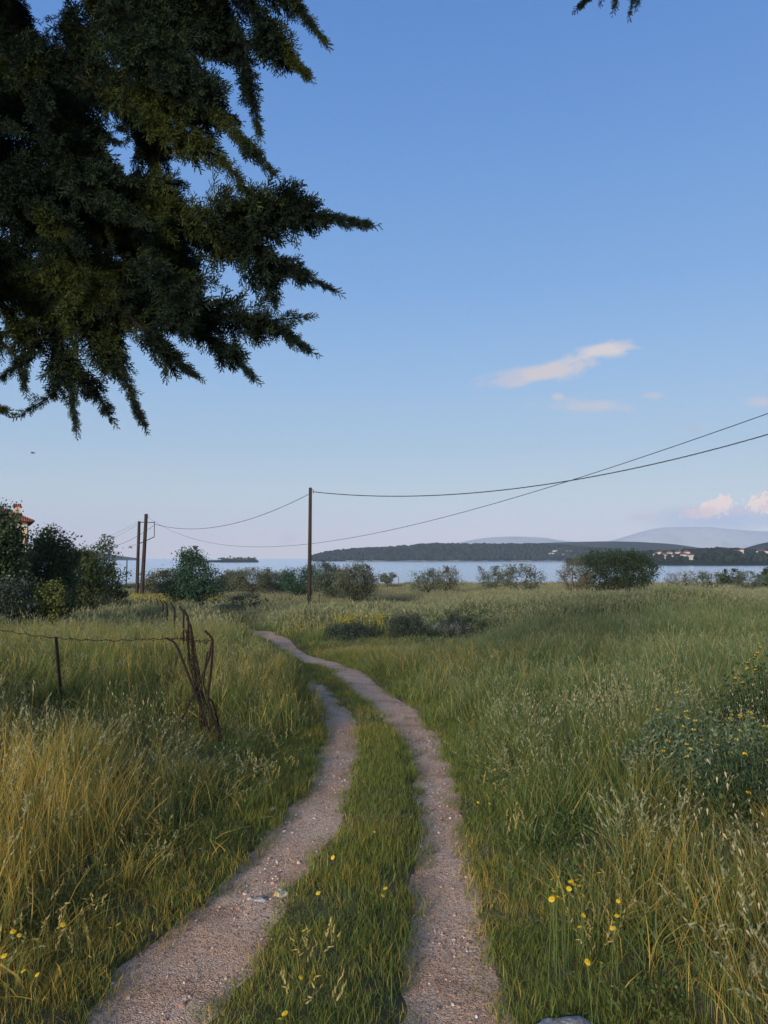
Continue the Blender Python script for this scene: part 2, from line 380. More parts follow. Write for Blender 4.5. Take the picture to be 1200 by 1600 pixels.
c = t.mix(t.math('MULTIPLY', t.sstep(sp_.outputs[0], .55, .92), .65), c, (.74, .57, .46, 1))
c = t.mix(t.math('MULTIPLY', t.sstep(sp_.outputs[1], .6, .95), .6), c, (.12, .08, .07, 1))
hgt = t.math('ADD', t.math('MULTIPLY', vo.outputs['Distance'], -.5), t.math('ADD', t.math('MULTIPLY', vo2.outputs['Distance'], -.35), t.math('MULTIPLY', n2, 1.4)))
bsdf(t, o, c, .92, .15, hgt, 1.0, .022); M['dirt'] = m
for nm, r, y1, k, ph in (('path', rR, 46, 25, 1), ('path', rL, float(rL[12][1]), 25, 4)):
    tag(link(nm, rut_strip(nm, r, y1, k, ph), M['dirt']), kind='structure')

# ------------------------------------------------------------------ sea, far land
m, t, o = mat('calm sea water'); tc = t.n.new('ShaderNodeNewGeometry')
mp = t.n.new('ShaderNodeMapping'); mp.inputs['Scale'].default_value = (.25, 1, 1); t.l.new(tc.outputs['Position'], mp.inputs[0])
n = t.noise(mp.outputs[0], .9, 4, .6); n4 = t.noise(mp.outputs[0], .02, 3, .6)
fr = t.n.new('ShaderNodeFresnel'); fr.inputs[0].default_value = 1.33
df = t.n.new('ShaderNodeBsdfDiffuse'); df.inputs[0].default_value = (.06, .10, .13, 1)
gl = t.n.new('ShaderNodeBsdfGlossy'); gl.inputs[0].default_value = (.95, .97, 1, 1); t.l.new(t.math('ADD', .10, t.math('MULTIPLY', n4, .14)), gl.inputs['Roughness'])
bp = t.n.new('ShaderNodeBump'); bp.inputs['Strength'].default_value = .22; bp.inputs['Distance'].default_value = .22; t.l.new(n, bp.inputs['Height']); t.l.new(bp.outputs[0], gl.inputs['Normal'])
mx = t.n.new('ShaderNodeMixShader'); t.l.new(fr.outputs[0], mx.inputs[0]); t.l.new(df.outputs[0], mx.inputs[1]); t.l.new(gl.outputs[0], mx.inputs[2]); t.l.new(mx.outputs[0], o.inputs[0])
M['sea'] = m
SEA = -5.0
sv = [(-8800, 100, SEA), (8800, 100, SEA), (8800, 8800, SEA), (-8800, 8800, SEA)]
mb = MB(); mb.add(sv, [(0, 1, 2, 3)]); tag(mb.build('water', M['sea']), kind='structure')

def landmat(name, c1, c2, c3, s1, s2):
    m, t, o = mat(name); g = t.n.new('ShaderNodeNewGeometry'); P = g.outputs['Position']
    c = t.mix(t.sstep(t.noise(P, s1, 4), .42, .58), (*c1, 1), (*c2, 1)); c = t.mix(t.sstep(t.noise(P, s2, 5, .7), .5, .7), c, (*c3, 1))
    bsdf(t, o, c, .95, .05); return m
M['hill'] = landmat('scrubby hillside', (.022, .034, .024), (.05, .06, .036), (.025, .035, .022), .004, .03)
M['wooded'] = landmat('wooded hillside', (.012, .02, .015), (.022, .032, .022), (.05, .055, .035), .008, .05)
M['mountain'] = landmat('haze paled mountain', (.40, .38, .36), (.48, .45, .42), (.30, .30, .28), .0012, .006)  # pale base colour stands in for part of the distance haze
M['shore'] = landmat('rocky shore', (.22, .19, .16), (.32, .28, .24), (.12, .11, .09), .02, .1)
def hill(name, ridge, D, front, back, mt, bump=.04, shore=0.0, seed=0):
    pts = np.array(ridge, float); px = np.linspace(pts[0, 0], pts[-1, 0], 160); py = np.interp(px, pts[:, 0], pts[:, 1])
    py = np.convolve(np.pad(py, 4, 'edge'), np.ones(9)/9, 'valid')
    u = np.array([uv_dir(a, b)[0] for a, b in zip(px, py)]); v = np.array([uv_dir(a, b)[1] for a, b in zip(px, py)])
    x = u*D; z = CAM_H+v*D; hh = z-SEA
    r = np.random.default_rng(seed); k = 26; T = np.linspace(-1, 1, k); V = []
    for T_ in T:
        f = math.cos(T_*math.pi/2)**.8 if abs(T_) < 1 else 0
        d = front*T_ if T_ < 0 else back*T_
        no = sum(np.sin(x/(D*q)+r.uniform(0, 6)+T_*4)*q*10 for q in (.05, .02, .009))*bump*np.maximum(hh, 1)*(1-f**8)
        V.append(np.stack([x*(1+d/D), np.full_like(x, D+d), SEA-.8+np.maximum(hh*f+no*f, 0)+(.8 if abs(T_) < 1 else 0)], -1))
    V = np.array(V).reshape(-1, 3); n = 160
    I = (np.arange(k-1)[:, None]*n+np.arange(n-1)[None]).reshape(-1)
    o = link(name, fastmesh(name, V, np.stack([I, I+1, I+1+n, I+n], 1), smooth=True), mt)
    return tag(o, kind='structure'), V.reshape(k, n, 3)
hill('mountains', [(560, 871), (640, 861), (690, 854), (720, 847), (760, 840), (800, 838), (850, 840), (880, 845), (960, 853), (1040, 862)], 7400, 900, 900, M['mountain'], .09, seed=1)
hill('mountains', [(900, 858), (950, 846), (980, 838), (1010, 828), (1040, 823), (1075, 824), (1100, 822), (1150, 828), (1200, 831), (1300, 826), (1500, 840), (1700, 860)], 8300, 900, 500, M['mountain'], .09, seed=2)
hill('hills', [(700, 868), (740, 860), (800, 853), (850, 848.5), (900, 847), (950, 846), (1000, 847), (1050, 850), (1100, 857), (1140, 863), (1250, 870)], 2400, 600, 500, M['hill'], .02, seed=3)
_, HV = hill('headland', [(492, 873), (505, 869), (530, 865), (560, 862), (620, 860), (650, 856), (672, 854), (700, 855), (760, 855), (850, 855), (920, 860), (1000, 868)], 1750, 160, 300, M['wooded'], .04, seed=4)
_, LV = hill('shore_land', [(900, 880), (930, 872), (960, 868), (1000, 868), (1060, 866), (1110, 862), (1150, 864), (1200, 866), (1300, 864), (1500, 870)], 900, 210, 150, M['wooded'], .04, seed=5)
hill('hills', [(1110, 872), (1140, 864), (1165, 856), (1190, 849), (1215, 845), (1300, 838), (1500, 845)], 1500, 300, 300, M['hill'], .02, seed=6)
hill('hills', [(-200, 866), (-60, 860), (60, 862), (130, 862), (160, 864), (190, 869), (218, 872.5)], 2600, 300, 300, M['hill'], .02, seed=7)
hill('island', [(322, 875.8), (340, 875), (360, 874.6), (385, 874.6), (404, 875.8)], 1200, 30, 30, M['wooded'], .03, seed=8)
# pale rocky waterline under the headland
vv = []
for j, (px, h) in enumerate(zip(np.linspace(540, 920, 60), rng.uniform(.6, 2.4, 60))):
    u = uv_dir(px, 870)[0]; vv += [(u*1580, 1580, SEA-.5), (u*1584, 1584+6, SEA+h), (u*1600, 1604, SEA+h*.6)]
F = [q for i in range(59) for q in ((3*i, 3*i+3, 3*i+4, 3*i+1), (3*i+1, 3*i+4, 3*i+5, 3*i+2))]
mb = MB(); mb.add(vv, F); tag(mb.build('shoreline', M['shore']), kind='structure')

# ------------------------------------------------------------------ scattering (only for what nobody could count)
def proto_collection(name, meshes, mt):
    col = bpy.data.collections.new(name)
    for i, me in enumerate(meshes):
        if not me.materials: me.materials.append(mt)
        ob = bpy.data.objects.new('%s_%02d' % (name, i), me); col.objects.link(ob)
    return col
def scatter(name, P, rot, scl, idx, meshes, mt, attrs=None, label=None, cat=None, **k):
    me = bpy.data.meshes.new(name); N = len(P)
    me.vertices.add(N); me.vertices.foreach_set('co', np.asarray(P, np.float32).ravel())
    a = me.attributes.new('rot', 'FLOAT_VECTOR', 'POINT'); a.data.foreach_set('vector', np.asarray(rot, np.float32).ravel())
    a = me.attributes.new('scl', 'FLOAT_VECTOR', 'POINT'); a.data.foreach_set('vector', np.asarray(scl, np.float32).ravel())
    a = me.attributes.new('idx', 'INT', 'POINT'); a.data.foreach_set('value', np.asarray(idx, np.int32))
    for n_, v_ in (attrs or {}).items():
        a = me.attributes.new(n_, 'FLOAT', 'POINT'); a.data.foreach_set('value', np.asarray(v_, np.float32))
    ob = link(name, me); col = proto_collection(name+'_source', meshes, mt)
    ng = bpy.data.node_groups.new(name, 'GeometryNodeTree')
    ng.interface.new_socket('Geometry', in_out='INPUT', socket_type='NodeSocketGeometry')
    ng.interface.new_socket('Geometry', in_out='OUTPUT', socket_type='NodeSocketGeometry')
    gi = ng.nodes.new('NodeGroupInput'); go = ng.nodes.new('NodeGroupOutput')
    ip = ng.nodes.new('GeometryNodeInstanceOnPoints'); ci = ng.nodes.new('GeometryNodeCollectionInfo')
    ci.inputs['Collection'].default_value = col; ci.inputs['Separate Children'].default_value = True; ci.inputs['Reset Children'].default_value = True
    def na(nm, ty):
        n = ng.nodes.new('GeometryNodeInputNamedAttribute'); n.data_type = ty; n.inputs['Name'].default_value = nm; return n.outputs[0]
    e2r = ng.nodes.new('FunctionNodeEulerToRotation')
    L = ng.links; L.new(gi.outputs[0], ip.inputs['Points']); L.new(ci.outputs[0], ip.inputs['Instance']); ip.inputs['Pick Instance'].default_value = True
    L.new(na('idx', 'INT'), ip.inputs['Instance Index']); L.new(na('rot', 'FLOAT_VECTOR'), e2r.inputs[0]); L.new(e2r.outputs[0], ip.inputs['Rotation'])
    L.new(na('scl', 'FLOAT_VECTOR'), ip.inputs['Scale']); L.new(ip.outputs[0], go.inputs[0])
    md = ob.modifiers.new('scatter', 'NODES'); md.node_group = ng
    return tag(ob, label, cat, kind='stuff')

# grass material: colours come from the blade (rnd), from the tuft (dry, tone) and from broad patches
def grassmat(name, green, cool, straw, head, transl=.3):
    m, t, o = mat(name); g = t.n.new('ShaderNodeNewGeometry')
    rnd = attr(t, 'rnd'); tt = attr(t, 't'); hd = attr(t, 'head'); dry = attr(t, 'dry', 'INSTANCER'); tone = attr(t, 'tone', 'INSTANCER')
    c = t.mix(tone, green, cool)
    c = t.mix(t.math('MULTIPLY', rnd, .45), c, (green[0]*1.9, green[1]*1.7, green[2]*1.3, 1))
    straw = t.mix(attr(t, 'far', 'INSTANCER'), straw, (.36, .31, .17, 1)); dr = t.sstep(t.math('SUBTRACT', t.math('ADD', dry, t.math('MULTIPLY', tt, .12)), rnd), -.12, .12)
    c = t.mix(dr, c, straw)
    c = t.mix(hd, c, head)
    p = t.n.new('ShaderNodeBsdfPrincipled'); t.l.new(c, p.inputs['Base Color']); p.inputs['Roughness'].default_value = .55; p.inputs['Specular IOR Level'].default_value = .25
    tr = t.n.new('ShaderNodeBsdfTranslucent'); t.l.new(c, tr.inputs[0])
    mx = t.n.new('ShaderNodeMixShader'); mx.inputs[0].default_value = transl
    t.l.new(p.outputs[0], mx.inputs[1]); t.l.new(tr.outputs[0], mx.inputs[2]); t.l.new(mx.outputs[0], o.inputs[0])
    return m
M['grass'] = grassmat('meadow grass', (.105, .145, .038, 1), (.070, .140, .066, 1), (.52, .36, .085, 1), (.26, .26, .14, 1))
M['short'] = grassmat('short track grass', (.125, .165, .036, 1), (.070, .125, .036, 1), (.46, .32, .07, 1), (.42, .33, .12, 1))
M['weed'] = grassmat('leafy weeds', (.06, .095, .025, 1), (.045, .085, .03, 1), (.10, .115, .035, 1), (.2, .2, .08, 1))
M['oat'] = grassmat('wild oats', (.10, .125, .045, 1), (.12, .14, .08, 1), (.36, .28, .11, 1), (.46, .39, .27, 1))

def blades(r, n, rad, h0, h1, w, lean=.35, heads=0, segs=3, kind='spike', hw=1.0):
    """one tuft: n curved tapering blades, and some stalks with seed heads"""
    Vs, Fs, rn, tt, hd = [], [], [], [], []; base = 0
    for b in range(n+heads):
        st = b >= n
        a = r.uniform(0, 2*math.pi); q = rad*math.sqrt(r.uniform(0, 1)); p0 = np.array([q*math.cos(a), q*math.sin(a), -.03])
        h = r.uniform(h0, h1)*(1.12 if st else 1); az = r.uniform(0, 2*math.pi); L = r.uniform(.05, lean)*(.7 if st else 1)*h
        d = np.array([math.cos(az), math.sin(az), 0]); sd = np.array([-d[1], d[0], 0])
        aw = r.uniform(0, 2*math.pi); sd = np.array([math.cos(aw), math.sin(aw), 0])
        ww = w*r.uniform(.6, 1.2)*(.55 if st else 1); rv = r.uniform(0, 1); S = segs
        for k in range(S+1):
            f = k/S; c = p0+d*L*(f**2.0)+np.array([0, 0, h*(f-.22*L/h*f*f)])
            half = ww*.5*((1-f**1.6)*.95+.05) if not st else ww*.5*(1-.4*f)
            Vs += [c-sd*half, c+sd*half]; rn += [rv, rv]; tt += [f, f]; hd += [0, 0]
        Fs += [(base+2*k, base+2*k+1, base+2*k+3, base+2*k+2) for k in range(S)]; base += 2*(S+1)
        if st:
            tip = c; tdir = d*L*2+np.array([0, 0, h*.8]); tdir /= np.linalg.norm(tdir)
            if kind == 'spike':
                for j in range(7):
                    cj = tip-tdir*(.012*j*hw)+r.normal(size=3)*.002; u = tdir+r.normal(size=3)*.45; u /= np.linalg.norm(u); s2 = np.cross(u, r.normal(size=3)); s2 /= np.linalg.norm(s2)
                    l_ = .022*hw; w_ = .0035*hw
                    Vs += [cj-u*l_*.3, cj+s2*w_, cj+u*l_, cj-s2*w_]; Fs.append((base, base+1, base+2, base+3)); base += 4
                    rn += [rv]*4; tt += [1]*4; hd += [1]*4
            else:
                for j in range(9):
                    cj = tip-tdir*(.028*j)+np.array([r.normal()*.028, r.normal()*.028, -.02-r.uniform(0, .02)]); u = np.array([r.normal()*.3, r.normal()*.3, -1]); u /= np.linalg.norm(u)
                    s2 = np.cross(u, r.normal(size=3)); s2 /= np.linalg.norm(s2); l_ = .018; w_ = .0036
                    Vs += [cj-u*l_*.3, cj+s2*w_, cj+u*l_, cj-s2*w_]; Fs.append((base, base+1, base+2, base+3)); base += 4
                    rn += [rv]*4; tt += [1]*4; hd += [1]*4
    return fastmesh('tuft', Vs, Fs, {'rnd': rn, 't': tt, 'head': hd})
def leafy(r, n, rad, h, leaf):
    Vs, Fs, rn = [], [], []; base = 0
    for b in range(n):
        a = r.uniform(0, 2*math.pi); q = rad*math.sqrt(r.uniform(0, 1)); c = np.array([q*math.cos(a), q*math.sin(a), h*r.uniform(.05, 1)*(1-.5*q/rad)])
        u = np.array([math.cos(a)+r.normal()*.6, math.sin(a)+r.normal()*.6, r.uniform(-.1, .8)]); u /= np.linalg.norm(u)
        s2 = np.cross(u, r.normal(size=3)); s2 /= np.linalg.norm(s2); l_ = leaf*r.uniform(.6, 1.3); w_ = l_*.3
        Vs += [c, c+u*l_*.5+s2*w_, c+u*l_, c+u*l_*.5-s2*w_]; Fs.append((base, base+1, base+2, base+3)); base += 4; rn += [r.uniform()]*4
    return fastmesh('weed', Vs, Fs, {'rnd': rn, 't': [.5]*len(rn), 'head': [0]*len(rn)})
gr = np.random.default_rng(11)
tall = [blades(gr, 75, .17, .30, .62, .0048, .5, heads=5) for _ in range(4)]+[blades(gr, 24, .15, .18, .42, .013, .7, heads=2), blades(gr, 110, .20, .16, .40, .0036, 1.1, heads=4), blades(gr, 30, .14, .45, .78, .0036, .35, heads=16, hw=1.2)]
med = [blades(gr, 100, .22, .30, .60, .0062, .45, heads=10, hw=1.0) for _ in range(3)]+[blades(gr, 30, .2, .2, .45, .02, .7, heads=2), blades(gr, 90, .25, .2, .42, .007, 1.0, heads=4)]
farc = [blades(gr, 70, .45, .35, .62, .020, .4, heads=16, segs=2, hw=3.5) for _ in range(4)]
short = [blades(gr, 95, .13, .03, .10, .0042, .8, segs=2) for _ in range(4)]
spiky = [blades(gr, 22, .10, .10, .22, .0036, .5, heads=7) for _ in range(2)]
weeds = [leafy(gr, 150, .15, .08, .017) for _ in range(3)]
weeds2 = [leafy(gr, 150, .15, .08, .017) for _ in range(3)]
oats = [blades(gr, 12, .14, .45, .72, .004, .45, heads=7, kind='oat') for _ in range(4)]

def pnoise(x, y, s, k=0):
    return (np.sin(x*s+1.7*np.sin(y*s*.7+k)+k)+np.sin(y*s*1.3+1.3*np.sin(x*s*.9+k*2)+2*k)+np.sin((x+y)*s*.6+k*3))/3
def sample_band(y0, y1, dens, k=1.0, r=gr, m=2.0):
    """random points over the wedge the photo could see (with a margin at the sides)"""
    n = int(dens*(.62*(y1**2-y0**2)+2*m*(y1-y0)))
    y = np.sqrt(r.uniform(y0**2, y1**2, n)) if y0 > 12 else r.uniform(y0, y1, n)
    if y0 <= 12:
        wgt = (.62*y+m)/(.62*y1+m); keep = r.uniform(0, 1, n) < wgt; y = y[keep]; n2 = int(len(y)); y = y[:n2]
    x = r.uniform(-1, 1, len(y))*(.62*y+m)
    return x, y
def bush_clear(x, y):
    ok = np.ones(len(x), bool)
    for (bx, by, br) in CLEAR: ok &= ((x-bx)**2+(y-by)**2) > br*br
    return ok
CLEAR = []
TANG = at(325, 1150, 7.5)
LOW = [(TANG[0]+.05, TANG[1]-.3, 1.0, .12), (at(95, 1100, 7.6)[0], 7.1, .7, .5), (TANG[0]+.1, TANG[1]-1.1, .6, .45), (at(95, 1100, 7.6)[0], 7.8, .6, .4), (2.0, 4.7, .6, .6), (2.5, 4.4, .6, .6), (3.0, 4.7, .7, .6)]
ROCKSLAB = gp(706, 992)
CLEAR.append((ROCKSLAB[0], ROCKSLAB[1], .9))
CLEAR += [(at(1085, 872, 5.7)[0], 5.6, .52), (at(1215, 872, 6.7)[0], 6.6, .6), (at(1165, 872, 5.1)[0], 5.1, .3)]

SHR = [(550, 24.5, 1.1), (566, 24.8, .8), (636, 24.5, 1.0), (708, 25, .9)]
for (a_, b_, c_) in SHR:
    xx_ = at(a_, 872, b_)[0]; CLEAR.append((xx_, b_, c_)); LOW.append((xx_, b_-2.0, 1.6, .55)); LOW.append((xx_, b_-4.5, 1.8, .75))
LOW += [(ROCKSLAB[0]-.2, ROCKSLAB[1]-1.5, 1.5, .2), (ROCKSLAB[0]-.1, ROCKSLAB[1]-3.5, 1.4, .45)]
GOLD = []
for (a_, b_, r_, q_) in [(60, 1260, 1.5, .20), (60, 1450, .9, .30), (260, 1330, .6, .15), (850, 1330, .50, .55), (1150, 1500, .5, .3), (20, 1150, 1.6, .15), (960, 1470, .35, .25), (930, 1180, .9, -.25), (1000, 1100, 2.5, -.2), (700, 1040, 2, .2)]:
    g_ = gp(a_, b_, .25); GOLD.append((g_[0], g_[1], r_, q_))
def regions(x, y):
    """how dry (straw) and how cool (blue green) the grass is in each place"""
    near = 1-ss(4.5, 9, y)
    dry = .12+.20*pnoise(x, y, .9, 1)+.16*pnoise(x, y, 2.7, 2)+.12*np.sin(x*5.1+y*2.3)*np.sin(y*4.7-x*1.9)
    left = ss(.3, 1.5, -x+np.interp(y, rL[:, 1], rL[:, 0]))
    dry = dry+.22*near*left+.30*(1-ss(3.6, 5.5, y))*ss(1.2, 2.0, x)+.02*left*(1-ss(14, 30, y))
    dry = dry+.42*ss(40, 62, y)+.25*ss(58, 75, y)
    mid_ = (x > np.interp(y, rL[:, 1], rL[:, 0]))&(x < np.interp(y, rR[:, 1], rR[:, 0])); dry = dry-.10*mid_
    e_ = x-np.interp(y, rR[:, 1], rR[:, 0]); dry = dry-.28*ss(.15, .4, e_)*(1-ss(.75, 1.2, e_))*(1-ss(14, 20, y))
    dry = dry-.22*ss(0, 3, x)*ss(5, 10, y)*(1-ss(28, 50, y))+.10*ss(24, 34, y)*pnoise(x, y, .3, 4)
    tone = np.clip(.2+.7*ss(-.5, 3, x)*ss(4.5, 10, y)+.25*ss(12, 25, y)+.2*pnoise(x, y, .5, 6), 0, 1)
    for (qx, qy, qr, qa) in GOLD: dry = dry+qa*np.exp(-((x-qx)**2+(y-qy)**2)/qr**2)
    dry = dry-.15*ss(.15, .4, e_)*(1-ss(.55, .9, e_))
    return np.clip(dry, .02, .95), tone
def do_scatter(name, bands, meshes, mt, hfun, label, cat, spread=.12, keep=None):
    Ps, Rs, Ss, Is, D, T = [], [], [], [], [], []
    for (y0, y1, dens, s) in bands:
        x, y = sample_band(y0, y1, dens); d, mid = rutd(x, y); hs, ok = hfun(x, y, d, mid)
        ok &= bush_clear(x, y)
        x, y, hs = x[ok], y[ok], hs[ok]; n = len(x)
        z = ground_z(x, y); Ps.append(np.stack([x, y, z], 1))
        tx = gr.normal(0, spread, n); ty = gr.normal(0, spread, n)
        Rs.append(np.stack([tx, ty+.05, gr.uniform(0, 6.28, n)], 1))
        k = gr.uniform(.8, 1.2, n)*s; Ss.append(np.stack([k, k, k*hs], 1)); Is.append(gr.integers(0, len(meshes), n))
        a, b = regions(x, y); D.append(a); T.append(b)
    P = np.vstack(Ps); print(name, len(P))
    return scatter(name, P, np.vstack(Rs), np.vstack(Ss), np.concatenate(Is), meshes, mt, {'dry': np.concatenate(D), 'tone': np.concatenate(T), 'far': ss(14, 45, P[:, 1])}, label=label, cat=cat)
def h_tall(x, y, d, mid):
    edge = np.where(mid, .5, 1)
    side = ss(.12, .85, d)
    tuss = np.sin(x*3.3+1.9*np.sin(y*1.7))*np.sin(y*2.9+1.3*np.sin(x*2.1))
    h = (.34+.46*side)*(1+.30*pnoise(x, y, 1.1, 3)+.20*pnoise(x, y, .35, 5)+.36*tuss)
    h = h*np.where(x < -.5, 1.12, 1.0)*(1+.25*ss(1.5, 3, x)*(1-ss(3.5, 5, y)))
    for (lx, ly, lr, lf) in LOW: h = h*(1-(1-lf)*np.exp(-((x-lx)**2+(y-ly)**2)/lr**2))
    ok = (d > .10)&(~mid | (y > 30) | ((y > 12.6)&(x < np.interp(y, rR[:, 1], rR[:, 0])-.85)))&(y < 116)
    ok &= ~((y < 3.0) & (x < 1.1)) 
    ok &= gr.uniform(0, 1, len(x)) < (.25+.75*ss(.1, .55, d))*np.clip(1.15+.5*pnoise(x, y, .8, 9), .35, 1)
    h = np.where(y > 45, h*np.where(x < 3, .55, .8), h)
    return h, ok
do_scatter('meadow_grass', [(1.2, 8, 42, .95)], tall, M['grass'], h_tall, 'tall wild grass, gold and green, flanking the near part of the track', 'grass', .16)
do_scatter('meadow_grass', [(8, 26, 20, 1.12)], med, M['grass'], h_tall, 'tall grey green grass on the slopes either side of the bend', 'grass', .13)
do_scatter('meadow_grass', [(26, 60, 6.5, 1.15), (60, 118, 2.2, 1.4)], farc, M['grass'], h_tall, 'pale straw coloured grass of the far field towards the sea', 'grass', .10)
def h_short(x, y, d, mid):
    h = 1+.35*pnoise(x, y, 3, 2)+1.2*ss(.25, .7, d)*mid*(1-ss(2.8, 4, y))
    p = np.where(mid, .3+.7*ss(-.10, .18, d), 1-ss(.25, .9, d))
    p = np.maximum(p*ss(-.13, .12, d), .03*(d < 0)*(pnoise(x, y, 5, 1) > .2))
    return h, (gr.uniform(0, 1, len(x)) < p) & ((d < 1.1) | mid)
do_scatter('track_grass', [(1.2, 9, 230, .95), (9, 20, 60, 1.3), (20, 36, 22, 1.5)], short, M['short'], h_short, 'short olive green grass on the strip between the wheel ruts', 'grass', .1)
def h_spiky(x, y, d, mid):
    p = np.where(mid, ss(.1, .4, d)*(.25+.75*(1-ss(3.0, 4.2, y))), (d < .7)*ss(.08, .3, d)*.5)
    return 1+.3*pnoise(x, y, 3, 8), (gr.uniform(0, 1, len(x)) < p)
do_scatter('seeding_grass', [(1.2, 10, 16, 1.0)], spiky, M['short'], h_spiky, 'knee low seeding grass spikes along the rut edges', 'grass', .15)
def h_weed(x, y, d, mid):
    p = np.where(mid, .22*ss(.0, .2, d), 1.0*ss(-.02, .12, d)*(1-ss(.35, 1.1, d)))
    return .6+1.6*ss(.15, .7, d), gr.uniform(0, 1, len(x)) < p*(.6+.4*pnoise(x, y, 2.2, 4))
do_scatter('low_weeds', [(1.2, 9, 60, .8), (9, 30, 9, 1.4)], weeds, M['weed'], h_weed, 'low dark leafy weeds along the edges of the track', 'weeds', .15)
def h_dock(x, y, d, mid):
    p = (~mid)*ss(.2, .8, d)*np.clip(pnoise(x, y, 1.3, 11)*1.4, 0, 1)
    return 2.2+.8*pnoise(x, y, 3, 3), gr.uniform(0, 1, len(x)) < p
do_scatter('meadow_weeds', [(1.5, 9, 9, 1.3), (9, 28, 2.2, 1.7)], weeds2, M['weed'], h_dock, 'leafy green weeds growing up through the tall grass', 'weeds', .2)
def h_oat(x, y, d, mid):
    p = (~mid)*ss(.3, .9, d)*np.where(x > 1.4, .55, .15)*np.clip(.6+pnoise(x, y, 1.6, 7), 0, 1)
    return 1+.2*pnoise(x, y, 2, 1), gr.uniform(0, 1, len(x)) < p
do_scatter('wild_oats', [(1.5, 7.5, 9, .95)], oats, M['oat'], h_oat, 'slender wild oats with drooping pale seed heads', 'grass', .14)

# gravel
def pebble(r):
    import bmesh
    bm = bmesh.new(); bmesh.ops.create_icosphere(bm, subdivisions=1, radius=1)
    for v in bm.verts: v.co *= r.uniform(.75, 1.15); v.co.z *= .6
    me = bpy.data.meshes.new('pebble'); bm.to_mesh(me); bm.free(); return me
m, t, o = mat('gravel stones'); to = attr(t, 'tone', 'INSTANCER')
c = t.ramp(to, [(0, (.16, .09, .06, 1)), (.35, (.42, .25, .18, 1)), (.7, (.55, .39, .29, 1)), (.93, (.62, .49, .40, 1)), (1, (.75, .72, .70, 1))])
bsdf(t, o, c, .85, .2); M['gravel'] = m
gx, gy = sample_band(1.3, 9, 1200); d, mid = rutd(gx, gy)
ok = (d < .05)&(gr.uniform(0, 1, len(gx)) < (1-.3*ss(-.15, 0, d))*(.55+.45*pnoise(gx, gy, 4, 2))); gx, gy = gx[ok], gy[ok]; n = len(gx)
print('gravel', n)
sz = .0036+.010*gr.power(.34, n)*gr.uniform(.3, 1, n)
cR, hR = rut(gy, rR)
scatter('gravel', np.stack([gx, gy, G(gx, gy)-.03+sz*.15], 1), np.stack([gr.normal(0, .4, n), gr.normal(0, .4, n), gr.uniform(0, 6.28, n)], 1), np.stack([sz*gr.uniform(.8, 1.5, n), sz, sz], 1),
        gr.integers(0, 4, n), [pebble(gr) for _ in range(4)], M['gravel'], {'tone': gr.uniform(0, 1, n)}, label='pinkish and grey gravel lying in the wheel ruts', cat='gravel')

# ------------------------------------------------------------------ far woods
def blob(r):
    import bmesh
    bm = bmesh.new(); bmesh.ops.create_icosphere(bm, subdivisions=2, radius=1)
    for v in bm.verts: v.co *= r.uniform(.7, 1.2); v.co.z = v.co.z*1.1+.5
    me = bpy.data.meshes.new('treetop'); bm.to_mesh(me); bm.free(); return me
m, t, o = mat('far woodland'); to = attr(t, 'tone', 'INSTANCER')
bsdf(t, o, t.mix(to, (.010, .017, .014, 1), (.026, .036, .028, 1)), .95, .05); M['farwood'] = m
def wood(name, VV, n, s0, s1, label, rows):
    a = gr.integers(rows[0], rows[1], n); b = gr.integers(1, 158, n); P = VV[a, b]+gr.normal(0, 1, (n, 3))*[6, 6, 0]
    P = P[P[:, 2] > SEA+.5]; n = len(P); s = gr.uniform(s0, s1, n)
    scatter(name, P, np.stack([np.zeros(n), np.zeros(n), gr.uniform(0, 6, n)], 1), np.stack([s, s, s], 1), gr.integers(0, 3, n), [blob(gr) for _ in range(3)], M['farwood'], {'tone': gr.uniform(0, 1, n)}, label=label, cat='woodland')
wood('woodland', HV, 3600, 3.0, 6.5, 'dark pine wood covering the long headland across the bay', (1, 15))
wood('woodland', LV, 1500, 1.6, 4.0, 'trees and scrub on the low shore to the right', (2, 15))

